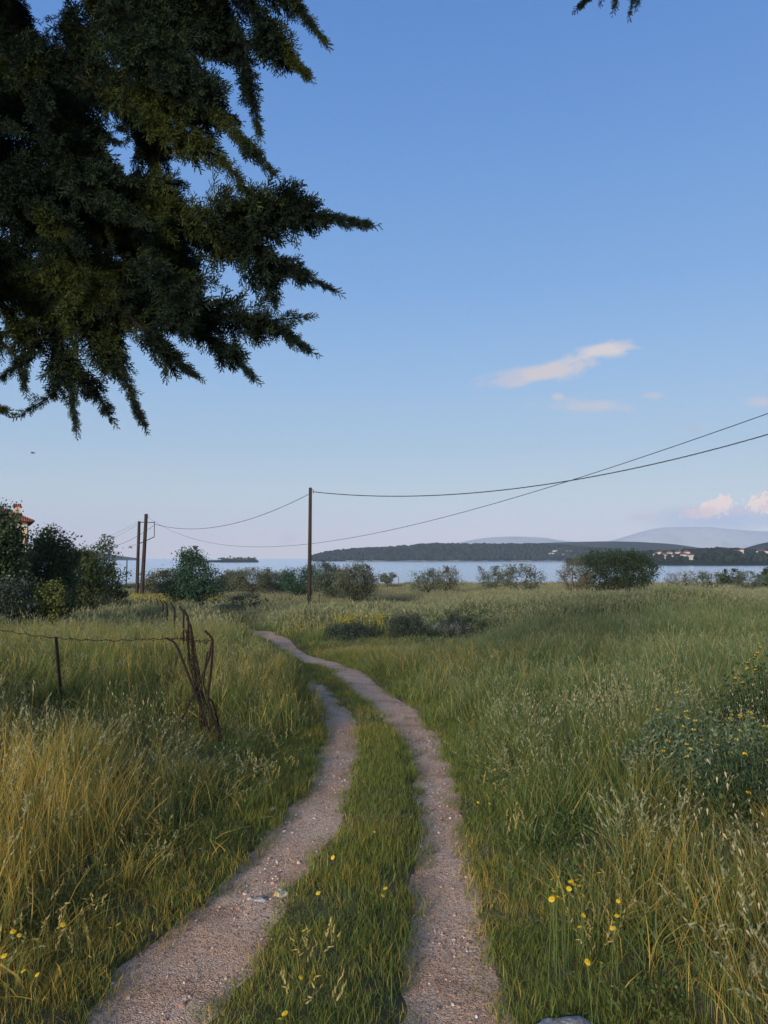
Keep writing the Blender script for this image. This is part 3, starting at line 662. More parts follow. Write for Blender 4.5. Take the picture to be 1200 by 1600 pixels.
# ------------------------------------------------------------------ trees and bushes
def leaves(C, sig, nper, size, r, flat=.35, up=.3):
    """diamond leaves scattered round cluster centres C"""
    N = len(C)*nper; cen = np.repeat(C, nper, 0); sg = np.repeat(sig, nper)[:, None]
    P = cen+r.normal(size=(N, 3))*sg*[1, 1, .85]
    D = r.normal(size=(N, 3)); D[:, 2] += up; TV = np.array([(0, 0, 0), (flat, 0, .5), (0, .04, 1), (-flat, 0, .5)])
    S = size*r.uniform(.6, 1.35, N); V, F = place(TV, np.array([[0, 1, 2, 3]]), basis(D, r), P, S)
    base = np.repeat(r.uniform(-.25, .25, len(C)), nper)
    return V, F, np.repeat(np.clip(r.uniform(0, 1, N)*.7+.15+base, 0, 1), 4)
def tree(name, label, cat, px, Yd, top, wpx, mt, bottom=.2, nc=90, nper=70, leaf=.10, group=None, seed=1, shoots=14, trunk=.07, limbs=10, flat=.35, lobes=None, barkm='bark', basex=None, hollow=.45, up=.3):
    r = np.random.default_rng(seed); x = at(px, 872, Yd)[0]; z = float(G(x, Yd)); H = CAM_H+uv_dir(px, top)[1]*Yd-z; W = wpx/2*Yd/1200
    root = empty(name, (x, Yd, z), label=label, cat=cat, group=group)
    lob = lobes or [(0, 0, 1, 1)]
    Cs = []
    for (ox, oz, rw, rh) in lob:          # offsets in crown units
        k = int(nc*rw*rh/sum(l[2]*l[3] for l in lob))+2
        q = r.normal(size=(k, 3)); q /= np.linalg.norm(q, axis=1)[:, None]; rad = r.uniform(hollow, 1, k)**.8*r.uniform(.82, 1.06, k)
        q = q*rad[:, None]
        cz = H*(bottom+(1-bottom)*.5); hz = H*(1-bottom)*.5
        c = np.stack([q[:, 0]*W*rw+ox*W, q[:, 1]*W*.9*rw, cz+oz*hz+q[:, 2]*hz*rh], 1); Cs.append(c)
    C = np.vstack(Cs); C[:, 2] = np.clip(C[:, 2], H*bottom*.7, H*.97)
    sig = r.uniform(.07, .14, len(C))*(W+H*.5)*.62
    T, ts = [], []
    for k in range(shoots):
        a = r.uniform(0, 2*math.pi); o_ = C[r.integers(len(C))]; dr = np.array([math.cos(a)*.5, math.sin(a)*.4, r.uniform(.2, 1.1)]); 
        n = 6; L = r.uniform(.16, .34)*H*.7
        for j in range(n): T.append(o_+dr*L*j/n); ts.append(.035*H*(1-j/n)+.02)
    V, F, rn = leaves(C, sig, nper, leaf, r, flat, up)
    if T:
        V2, F2, r2 = leaves(np.array(T), np.array(ts), max(4, nper//7), leaf, r, flat, up); F2 = F2+len(V); V = np.vstack([V, V2]); F = np.vstack([F, F2]); rn = np.concatenate([rn, r2])
    V[:, 2] = np.where(V[:, 2] > H*1.03, H*1.03-(V[:, 2]-H*1.03)*.3, V[:, 2]); V[:, 2] = np.maximum(V[:, 2], .02)
    link('crown', fastmesh('crown', V, F, {'rnd': rn}), M[mt], root)
    mb = MB(); fork = np.array([r.normal()*.05*H, 0, H*max(.12, bottom*.9)]); tr = trunk*H*.5
    mb.tube([(0, 0, -.15), fork*.5+[r.normal()*.02*H, 0, 0], fork], [tr*1.25, tr, tr*.85], 8)
    for k in range(limbs):
        e = C[r.integers(len(C))]; mid_ = (fork+e)/2+r.normal(size=3)*.05*H
        mb.tube([fork, mid_, e], [tr*.6, tr*.35, tr*.12], 5)
    mb.build('trunk', M[barkm], root, smooth=True)
    return root
tree('tree', 'tall dark leafy tree at the left edge in front of the house', 'tree', -22, 25, 784, 104, 'darkleaf', .1, 170, 120, .10, seed=2, shoots=26, lobes=[(0, 0, 1, 1), (.25, .35, .6, .6)], limbs=14)
tree('tree', 'dark leafy tree just right of the house', 'tree', 72, 28, 822, 100, 'darkleaf', .08, 130, 110, .10, seed=3, shoots=30, limbs=12)
tree('tree', 'lighter green bushy tree between the dark tree and the sparse one', 'tree', 120, 36, 852, 88, 'midleaf', .05, 110, 90, .11, seed=4, shoots=14)
tree('tree', 'sparse young tree with upright leafy shoots left of the leaning poles', 'tree', 163, 40, 838, 74, 'darkleaf', .12, 70, 55, .11, seed=5, shoots=34, limbs=14, lobes=[(0, -.3, 1, .6), (.0, .3, .5, .7)])
tree('bush', 'low yellow green bush under the trees at left', 'bush', 78, 23.5, 905, 66, 'yellowleaf', .02, 60, 70, .07, seed=6, shoots=16)
tree('bush', 'low dark bramble under the leftmost tree', 'bush', 12, 23, 898, 110, 'darkshrub', .02, 90, 80, .07, seed=61, shoots=16)
tree('tree', 'small bluish green tree with wild shoots beside the bend of the track', 'tree', 309, 41, 856, 112, 'blueleaf', .15, 120, 90, .10, seed=7, shoots=34, lobes=[(0, -.35, 1, .55), (-.08, .15, .6, .6), (-.2, .6, .25, .35)], limbs=14)
tree('bush', 'broad dull olive bush behind the leaning poles', 'bush', 262, 74, 889, 92, 'dullolive', .05, 90, 55, .16, seed=8, shoots=8)
olive = [(362, 76, 893, 44, 'dullolive'), (395, 72, 890, 62, 'dullolive'), (432, 78, 893, 46, 'olive'), (470, 66, 889, 60, 'blueleaf'), (506, 90, 877, 50, 'bushleaf'),
         (520, 62, 893, 60, 'olive'), (556, 57, 882, 56, 'dullolive')]
olab = ['dull olive tree behind the small bluish tree', 'rounded grey olive tree left of the utility pole', 'small grey olive tree close to the left of the pole', 'green olive tree right behind the utility pole',
        'taller round green tree rising behind the olives', 'grey olive tree just right of the pole', 'feathery olive tree at the right end of the row']
for k, ((px, Yd, tp, wd, mm), lb) in enumerate(zip(olive, olab)):
    tree('olive_tree', lb, 'tree', px, Yd, tp-3, wd*1.3, mm, .14, 120, 70, .13, group='olive trees in the row by the pole', seed=20+k, shoots=12, flat=.22, limbs=9, trunk=.05)
tree('olive_tree', 'tiny lone olive tree at the edge of the shore', 'tree', 606, 100, 895, 26, 'olive', .35, 36, 40, .15, seed=31, shoots=3, trunk=.07)
tree('olive_tree', 'grey olive tree standing alone, left of its thinner neighbour', 'tree', 665, 72, 888, 58, 'olive', .1, 60, 50, .13, seed=32, flat=.22)
tree('olive_tree', 'thin feathery olive tree with a sprig on top', 'tree', 699, 70, 884, 56, 'dullolive', .1, 60, 45, .13, seed=33, shoots=18, flat=.22)
tree('olive_tree', 'small olive tree left of the tangled pair before the big bush', 'tree', 770, 68, 885, 60, 'olive', .1, 60, 50, .13, seed=34, flat=.22)
tree('olive_tree', 'wide tangled olive tree left of the big dark bush', 'tree', 814, 64, 882, 84, 'dullolive', .06, 80, 50, .13, seed=35, shoots=20, flat=.22)
tree('bush', 'large dark green bush in front of the bay', 'bush', 962, 56, 858, 138, 'bushleaf', .02, 200, 110, .13, seed=36, shoots=40, lobes=[(0, 0, 1, 1), (.25, .1, .7, .9)], flat=.2, up=.9)
tree('bush', 'dry brown twiggy bush against the big dark one', 'bush', 896, 53, 864, 52, 'drytwig', .02, 60, 70, .12, seed=37, shoots=30, flat=.12)
tree('bush', 'small dry brownish shrub right of the big bush', 'bush', 1062, 92, 891, 56, 'drytwig', .1, 40, 40, .16, seed=38, flat=.2)
tree('bush', 'round grey shrub on the right of the field', 'bush', 1108, 80, 891, 50, 'dullolive', .03, 60, 50, .14, seed=39, flat=.2)
tree('bush', 'dark green bush behind the grey shrubs at right', 'bush', 1140, 100, 889, 46, 'bushleaf', .03, 50, 50, .17, seed=40)
tree('bush', 'wide grey green shrub near the right edge', 'bush', 1168, 84, 892, 62, 'olive', .03, 70, 50, .14, seed=41, flat=.2)
tree('bush', 'dark green bush cut by the right edge', 'bush', 1203, 90, 886, 44, 'bushleaf', .03, 50, 50, .16, seed=42)
tree('shrub', 'low dark shrub under the yellow blossom', 'shrub', 550, 24.5, 974, 96, 'darkshrub', .0, 80, 70, .06, seed=43, shoots=10, flat=.15, trunk=.03)
tree('shrub', 'yellow flowering broom behind the low dark shrub', 'shrub', 562, 26, 958, 104, 'broom', .35, 50, 26, .05, seed=44, shoots=16, flat=.3, trunk=.03)
tree('shrub', 'round dark shrub right of the yellow broom', 'shrub', 636, 24.5, 957, 76, 'darkshrub', .0, 80, 80, .06, seed=45, shoots=10, flat=.15, trunk=.03)
tree('shrub', 'dark shrub above the bare grey slab', 'shrub', 708, 25, 950, 66, 'darkshrub', .0, 45, 70, .06, seed=46, shoots=10, flat=.15, trunk=.03)
tree('shrub', 'low brownish scrub beyond the bend of the track', 'shrub', 385, 50, 926, 80, 'darkshrub', .0, 40, 40, .10, seed=47, shoots=6, trunk=.03)

for (px, Yd, tp, wd, mm, lb, sd) in [(745, 27, 940, 60, 'bushleaf', 'added green shrub darkening the shaded hollow right of the bare slab', 71), (905, 22, 1003, 100, 'darkshrub', 'added dark tangle for the shaded meadow hollow left of the grey rock', 72),
        (1100, 19, 1010, 90, 'bushleaf', 'added dark green shrub for the shaded hollow right of the grey rock', 73), (915, 38, 938, 30, 'darkshrub', 'added tiny dark tuft for meadow shade below the big bush', 74), (1180, 17, 1018, 90, 'darkshrub', 'added dark shrub for meadow shade above the flowering shrubs at the right edge', 75),
        (830, 16, 1044, 70, 'bushleaf', 'added small green shrub for a shaded hollow in the right meadow', 76)]:
    tree('shrub', lb, 'shrub', px, Yd, tp, wd, mm, .0, 34, 60, .05, seed=sd, shoots=12, flat=.16, trunk=.03)  # shrubs added to stand in for shaded hollows in the meadow
# islet trees
for k, (px, h) in enumerate([(348, 5.5), (353, 5), (359, 6.5), (365, 5), (371, 6.5), (377, 5.6), (382, 5), (388, 8), (393, 5), (397, 4)]):
    r = np.random.default_rng(60+k); u = uv_dir(px, 872)[0]*1195; hh = h
    root = empty('islet_tree', (u, 1195, SEA+1.0), label='tiny dark tree on the little island in the bay, '+ordinal(k, 10), cat='tree', group='trees on the little island')
    C = r.normal(size=(9, 3))*[1.7, 1.7, 1.2]+[0, 0, hh*.6]; V, F, rn = leaves(C, np.full(9, .9), 60, 1.1, r)
    link('crown', fastmesh('crown', V, F, {'rnd': rn}), M['darkleaf'], root)
    mb = MB(); mb.tube([(0, 0, -.5), (0, 0, hh*.6)], [.5, .3], 6); mb.build('trunk', M['bark'], root)

# ------------------------------------------------------------------ village across the bay
vm = {'white': simple('white plaster', (.45, .44, .43), (.55, .54, .52), .5), 'cream': M['trim']}
def cottage(px, Yd, zoff, wd, dp, h, label, wallm='white', VV=None):
    u = uv_dir(px, 872)[0]*Yd
    VV = LV if VV is None else VV
    dd = np.abs(VV[:, :, 1]-Yd)+np.abs(VV[:, :, 0]-u)*.3; i_, k_ = np.unravel_index(np.argmin(dd), dd.shape); z = VV[i_, k_, 2]+zoff
    root = empty('village_house', (u, Yd, z), label=label, cat='house', group='small houses of the village across the bay'); root.rotation_euler.z = rng.uniform(-.5, .5)
    mb = MB(); mb.box((0, 0, h/2-1), (wd/2, dp/2, h/2+1)); mb.build('wall', vm[wallm], root)
    a, b, e = wd/2+.4, dp/2+.4, h+2.0
    mb = MB(); mb.add([(-a, -b, h), (a, -b, h), (a, b, h), (-a, b, h), (-a+b*.6, 0, e), (a-b*.6, 0, e)], [(0, 1, 5, 4), (2, 3, 4, 5), (1, 2, 5), (3, 0, 4), (3, 2, 1, 0)]); mb.build('roof', M['farroof'], root)
    for q in (-.28, .28): MB().box((q*wd, -dp/2-.02, h*.5), (wd*.07, .06, h*.14)).build('window', M['shutter'], root)
for k, px in enumerate([862, 868, 874, 881, 889, 1024, 1031, 1038, 1046, 1052, 1060, 1067, 1073, 1079, 1150, 1158]):
    lb = 'tiny house across the bay just left of the big bush, '+ordinal(k, 5) if px < 900 else ('tiny house across the bay, right of the big bush, '+ordinal(k-5, 9) if px < 1100 else 'tiny house on the far shore near the right edge, '+ordinal(k-14, 2))
    if px < 900: cottage(px, 1612+(k*23) % 60, 1.0, rng.uniform(8, 13), rng.uniform(8, 10), rng.uniform(4, 7), lb, 'white', HV)
    else: cottage(px, 735+(k*37) % 80, 1.0, rng.uniform(3.5, 6), rng.uniform(4, 6), rng.uniform(3, 4.4), lb, 'white' if k % 3 else 'cream')
cottage(1112+18, 862, 1, 11, 8, 3.2, 'large pale house high on the far shore at right', 'cream')
cottage(1190, 800, 1, 11, 8, 3.2, 'long white house on the far shore at the right edge', 'white')
cottage(1203, 840, 1, 7, 7, 3.2, 'small white house above the long one at the right edge', 'white')

# ------------------------------------------------------------------ big house at left
HY = 76; ex = at(41, 872, HY)[0]; eave = at(41, 815.5, HY)[2]; gz = float(G(ex-6, HY))
HR = R(27); hc = np.array([ex, HY])+5*np.array([-math.sin(HR), math.cos(HR)])-7*np.array([math.cos(HR), math.sin(HR)])
house = empty('house', (hc[0], hc[1], gz), label='ochre two storey house with terracotta roof behind the left trees', cat='house'); house.rotation_euler.z = HR
mb = MB(); mb.box((0, 0, (eave-gz)/2-.25), (7, 5, (eave-gz)/2+.25)); mb.build('wall', M['wall'], house)
e = eave-gz; mb = MB(); a, b = 7.65, 5.65
mb.add([(-a, -b, e), (a, -b, e), (a, b, e), (-a, b, e), (-a+b, 0, e+2.75), (a-b, 0, e+2.75), (-a, -b, e+.16), (a, -b, e+.16), (a, b, e+.16), (-a, b, e+.16)],
       [(3, 2, 1, 0), (0, 1, 7, 6), (1, 2, 8, 7), (2, 3, 9, 8), (3, 0, 6, 9), (6, 7, 5, 4), (8, 9, 4, 5), (7, 8, 5), (9, 6, 4)])
roof = mb.build('roof', M['roof'], house)
cx = 6.1
mb = MB(); mb.box((cx, -3.0, e+1.0), (.33, .33, .62)); ch = mb.build('chimney', M['pinkplaster'], roof)
mb = MB(); mb.box((cx, -3.0, e+1.66), (.43, .43, .05)); mb.box((cx, -3.0, e+1.80), (.36, .36, .09)); mb.build('chimney_cap', M['roof'], house)
mb = MB(); mb.box((0, -5.02, e-.35), (7.02, .05, .35)); mb.build('eaves_band', M['trim'], house)
for wx in (5.6, 2.6, -.6, -4):
    for wz in (e-1.6, e-4.6):
        mb = MB(); mb.box((wx, -5.03, wz), (.75, .06, .62)); wo = mb.build('window', M['shutter'], house)
        mb = MB(); mb.box((wx, -5.06, wz-.68), (.85, .10, .05)); mb.build('sill', M['trim'], wo)
mb = MB(); mb.tube([(7.06, -5.1, e), (7.06, -5.1, .2)], .05, 8); mb.build('downpipe', M['polewood'], house)
mb = MB(); mb.tube([(-a, -b-.05, e+.02), (a, -b-.05, e+.02)], .07, 8); mb.build('gutter', M['shutter'], house)

# ------------------------------------------------------------------ utility poles and lines
def pole_tube(mb, P0, P1, r0, r1):
    mb.tube([P0+(P1-P0)*t_ for t_ in np.linspace(0, 1, 9)], np.linspace(r0, r1, 9), 14)
b0 = at(483, 955, 50); b0[2] = float(G(b0[0], 50))-.4; tp = at(485, 762, 50)
root = empty('utility_pole', b0, label='straight dark wooden utility pole standing alone between olives', cat='utility pole')
mb = MB(); pole_tube(mb, b0-b0, tp-b0, .14, .105); mb.build('pole', M['polewood'], root, smooth=True)
att = at(489.5, 768.5, 50)
mb = MB(); mb.tube([tp-b0+[0, 0, -.14], att-b0+[.02, 0, .12]], .018, 6); mb.tube([att-b0+[.02, 0, .12], att-b0], .02, 6); mb.tube([tp-b0+[0, 0, -.4], att-b0+[0, 0, -.06]], .012, 6); mb.build('bracket', M['rust'], root)
mb = MB(); mb.tube([att-b0+[0, 0, .05], att-b0+[0, 0, 0], att-b0+[0, 0, -.07]], [.035, .055, .03], 8); mb.build('insulator', M['galv'], root)

p1b = at(221, 930, 70); p1b[2] = float(G(p1b[0], 70))-.4; p1t = at(228.5, 803, 70)
root = empty('utility_pole', p1b, label='leaning wooden pole, the taller and nearer of the pair by the shore', cat='utility pole')
mb = MB(); pole_tube(mb, p1b*0, p1t-p1b, .19, .15); mb.build('pole', M['polewood'], root, smooth=True)
mb = MB(); mb.tube([p1t-p1b+[0, -.02, -.25], p1t-p1b+[.28, -.02, -.27]], .03, 6); mb.build('insulator', M['galv'], root)
p2b = at(213.5, 932, 73); p2b[2] = float(G(p2b[0], 73))-.4; p2t = at(217.5, 814.5, 73)
root = empty('utility_pole', p2b, label='shorter wooden pole behind the leaning one, carrying a square metal bracket', cat='utility pole')
mb = MB(); pole_tube(mb, p2b*0, p2t-p2b, .17, .13); mb.build('pole', M['polewood'], root, smooth=True)
q = lambda px, py: at(px, py, 72.6)-p2b
mb = MB(); mb.tube([q(217, 816), q(241.5, 816.5)], .035, 6); mb.tube([q(241.5, 814.5), q(241, 839)], .035, 6); mb.tube([q(241, 839), q(219, 849)], .04, 6); mb.build('bracket', M['rust'], root)
mb = MB(); mb.tube([q(217, 851), q(210, 851.2), q(203.5, 853.5)], .018, 6); lmp = mb.build('lamp_arm', M['galv'], root)
lp = q(203.3, 855); mb = MB(); mb.tube([lp+[0, 0, .12], lp+[0, 0, .04], lp+[0, 0, -.10]], [.05, .16, .22], 10); mb.build('lamp_head', M['galv'], lmp)
sp0 = at(197, 915, 95); sp0[2] = float(G(sp0[0], 95))-.2; spt = at(198.5, 876, 95)
root = empty('post', sp0, label='thin grey post by the water right of the sparse tree', cat='post')
mb = MB(); mb.tube([sp0*0, spt-sp0], [.09, .07], 8); mb.build('shaft', M['galv'], root)
mb = MB(); mb.tube([spt-sp0, spt-sp0+[0, 0, .08]], [.11, .04], 8); mb.build('cap', M['galv'], root)

def cable(label, S, E, sag, rad, n=90, name='power_line', twist=False, parent=None):
    t_ = np.linspace(0, 1, n)[:, None]; P = S+(E-S)*t_; P[:, 2] -= 4*sag*(t_*(1-t_))[:, 0]
    mb = MB()
    if twist:
        d = np.linspace(0, 1, n*6); Pi = np.stack([np.interp(d, t_[:, 0], P[:, i]) for i in range(3)], 1); L = np.linalg.norm(E-S)
        for ph in (0, 2*math.pi/3, 4*math.pi/3):
            a = d*L*2*math.pi/1.1+ph; Q = Pi.copy(); Q[:, 0] += 0; Q[:, 2] += np.sin(a)*rad*1.1; Q[:, 1] += np.cos(a)*rad*1.1; mb.tube(Q, rad, 5)
    else: mb.tube(P, rad, 5)
    return tag(mb.build(name, M['wire'], smooth=True), label, 'cable')
cable('thick twisted cable running from the lone pole up to the right', att, at(1700, 500, 28), 2.4, .014, twist=True)
cable('thin wire dipping low from the leaning pole and rising far right', at(231, 808, 70), at(1300, 610, 14), 2.8, .009)
cable('cable sagging between the square bracket and the lone pole', q(241.5, 819)+p2b, at(484, 771.5, 50), 1.2, .019)
cable('cable sagging left from the square bracket behind the trees', q(240.5, 821)+p2b, at(60, 838, 78), 1.9, .017)
cable('higher faint wire going left from the shorter pole', at(217, 815.5, 73), at(20, 895, 90), .4, .010)
cable('lower faint wire going left from the shorter pole', at(217, 819, 73), at(20, 905, 90), .5, .010)

# ------------------------------------------------------------------ rusty fence remains
def bent_post(label, pts, Yd, w=.022, yoff=None):
    P = [at(px, py, Yd+(yoff[i] if yoff else 0)) for i, (px, py) in enumerate(pts)]
    base = P[-1].copy(); gzz = float(G(base[0], base[1])); 
    if base[2] > gzz-.1: P.append(np.array([base[0]+.01, base[1], gzz-.25]))
    base = np.array([P[-1][0], P[-1][1], gzz])
    P = np.array(P); d = np.linspace(0, 1, len(P)*5-4); Q = np.stack([np.interp(d, np.linspace(0, 1, len(P)), P[:, i]) for i in range(3)], 1)
    if len(Q) > 6: Q[1:-1] = (Q[:-2]+2*Q[1:-1]+Q[2:])/4
    root = empty('fence_post', base, label=label, cat='fence post', group='bent rusty iron fence posts')
    mb = MB(); mb.tube(Q-base, w, 4); mb.build('shaft', M['rust'], root)
    fl = Q+np.array([w*1.1, -.004, 0]); mb = MB(); mb.tube(fl-base, w*.42, 4); mb.build('flange', M['rust'], root)
    return Q
bent_post('straight rusty post in the grass on the left, holding up barbed wire', [(87, 995), (90, 1030), (94, 1075), (98, 1125)], 8.4, .015)
bent_post('bent rusty post of the tangle, its top leaning left', [(260, 997), (272, 1003), (280, 1018), (290, 1045), (302, 1075), (314, 1108), (326, 1140), (340, 1178)], 7.7, .011)
bent_post('rusty post of the tangle wrapped in netting, tallest in the middle', [(291, 966), (298, 978), (300, 1000), (303, 1035), (307, 1070), (313, 1100), (320, 1135), (325, 1170)], 8.0, .010)
bent_post('rusty post of the tangle hooked at the top right', [(320, 985), (332, 998), (331, 1030), (328, 1060), (324, 1088), (330, 1115), (345, 1150), (356, 1178)], 7.6, .011)
bent_post('rusty bar of the tangle crossing down to the left', [(331, 1002), (326, 1030), (316, 1055), (306, 1080), (294, 1102), (283, 1125), (268, 1165)], 7.75, .009)
bent_post('short rusty bar of the tangle bowed at mid height', [(324, 1018), (320, 1045), (317, 1066), (322, 1085), (334, 1100), (341, 1130)], 7.65, .008)
for lb, pts, Yd in [('bent post farthest along the fence, beside the poles', [(243, 934), (247, 940), (247.5, 962)], 36),
                    ('second bent post from the far end of the fence', [(250, 937), (255, 944), (254, 966)], 30),
                    ('third bent post from the far end of the fence', [(255.5, 938), (261, 946), (261, 964)], 28),
                    ('bent post alone in the middle of the fence line', [(266, 942), (273, 952), (272, 978)], 20),
                    ('bent post with a stub top before the near tangle', [(280, 947), (287, 957), (286.5, 970)], 15),
                    ('bent post nearest behind the tangle', [(287, 953), (294, 965), (294, 985)], 12.5)]:
    bent_post(lb, pts, Yd, .021 if Yd > 18 else .016)
# barbed wire
def barbed(label, pix, rad=.0045):
    P = np.array([at(*p_) for p_ in pix]); d = np.linspace(0, 1, 120); k = np.linspace(0, 1, len(P)); Q = np.stack([np.interp(d, k, P[:, i]) for i in range(3)], 1)
    for _ in range(6): Q[1:-1] = (Q[:-2]+2*Q[1:-1]+Q[2:])/4
    Q[:, 2] += .006*np.sin(d*90)
    mb = MB(); mb.tube(Q, rad, 5)
    for i in range(4, 118, 4):
        dv = rng.normal(size=3)*.022; mb.tube([Q[i]-dv, Q[i]+dv], .003, 4)
    tag(mb.build('barbed_wire', M['rust']), label, 'barbed wire')
barbed('rusty barbed wire strung from the left edge over the straight post to the tangle', [(-160, 968, 9.4), (-60, 974, 9.0), (0, 984, 8.7), (45, 992, 8.55), (88, 997, 8.4), (130, 1000, 8.2), (180, 1001, 8.0), (225, 999, 7.85), (262, 998, 7.7)])
barbed('faint wire between the heads of the tangled posts', [(262, 999, 7.7), (285, 997, 7.8), (300, 1001, 8.0), (318, 1003, 7.8), (332, 1000, 7.6)], .003)
# rolled netting on the middle post and spread at its foot
r = np.random.default_rng(5)
mb = MB()
def netpt(s, a, Y0=7.85):
    cx_ = np.interp(s, [0, .25, .5, .75, 1], [295, 302, 312, 326, 338]); hw = np.interp(s, [0, .3, .5, .6, .8, 1], [5, 7, 5, 7, 18, 30]); py_ = 985+s*198
    return at(cx_+hw*math.sin(a), py_, Y0+.003*hw*math.cos(a)*1.5)
for k in range(13):
    for sg in (-1, 1):
        mb.tube([netpt(s, k*.48+sg*s*7+.15*math.sin(s*30+k))+r.normal(size=3)*.004 for s in np.linspace(0, 1, 40)], .0020, 4, False)
tag(mb.build('wire_netting', M['rust']), 'rusty crumpled wire netting wound down the tangled posts', 'wire netting')
# timber stakes among the olives
for k, (px, a, b, Yd) in enumerate([(428, 922, 946, 64), (440, 924, 948, 62), (452, 924, 952, 60), (404, 922, 944, 66), (467, 926, 950, 58), (497, 928, 958, 52), (545, 926, 950, 57), (418, 925, 940, 66), (612, 900, 915, 98), (622, 902, 915, 98)]):
    P0 = at(px, b, Yd); P0[2] = float(G(P0[0], Yd))-.2; P1 = at(px+rng.uniform(-2, 2), a, Yd)
    o_ = MB().tube([P0*0, (P1-P0)*.5+rng.normal(size=3)*.02, P1-P0], [.05, .045, .035], 7).build('fence_stake', M['stake'])
    o_.location = P0; tag(o_, 'thin timber stake standing among the olive trees, '+ordinal([404, 418, 428, 440, 452, 467, 497, 545].index(px), 8) if px < 600 else ('thin stake touching the tiny lone olive tree' if px < 615 else 'thin stake standing clear right of the tiny lone olive tree'), 'stake', 'timber stakes by the olive trees' if px < 600 else 'stakes by the lone olive tree')

# ------------------------------------------------------------------ rocks
def rock(label, P, sx, sy, sz, mt, seed, rz=0, sub=4):
    import bmesh
    r = np.random.default_rng(seed); bm = bmesh.new(); bmesh.ops.create_icosphere(bm, subdivisions=sub, radius=1)
    ph = r.uniform(0, 6, 9)
    for v in bm.verts:
        c = v.co; f = 1+.16*math.sin(c.x*2.3+ph[0])*math.sin(c.y*2.9+ph[1])+.09*math.sin(c.x*6+ph[2]+c.z*4)*math.sin(c.y*5+ph[3])+.04*math.sin(c.x*14+ph[4])*math.sin(c.y*13+ph[5]+c.z*9)
        c *= f; c.x *= sx; c.y *= sy; c.z *= sz
    me = bpy.data.meshes.new('rock'); bm.to_mesh(me); bm.free(); me.polygons.foreach_set('use_smooth', [True]*len(me.polygons))
    o = link('rock', me, mt); o.location = P; o.rotation_euler.z = rz; return tag(o, label, 'rock')
P = gp(876, 1640); rock('pale rounded rock cut by the bottom edge right of the track', (P[0], P[1], P[2]-.015), .15, .12, .075, M['rock'], 3, .2)
P = gp(440, 1397); rock('small pale stone at the edge of the left wheel rut', (P[0], P[1], P[2]-.01), .035, .03, .024, M['rock'], 4)
P = gp(405, 1402); rock('flat pale stone sunk into the left wheel rut', (P[0], P[1], P[2]-.03), .045, .025, .014, M['rock'], 5)
P = gp(288, 1393); rock('small reddish stone in the grass at the left rut edge', (P[0], P[1], P[2]+.0), .022, .018, .018, M['rock'], 8)
P = gp(426, 1267); rock('small white stone on the verge left of the bend', (P[0], P[1], P[2]), .022, .018, .018, M['rock'], 9)
rock('bare grey slab showing through the grass below the dark shrubs', (ROCKSLAB[0]+.1, ROCKSLAB[1]+.2, ROCKSLAB[2]+.16), .95, .55, .3, M['greyrock'], 6, .5)
P = gp(1062, 1036, .3); rock('grey rock half hidden in the meadow on the right', (P[0], P[1], P[2]+.12), .38, .3, .26, M['greyrock'], 7)

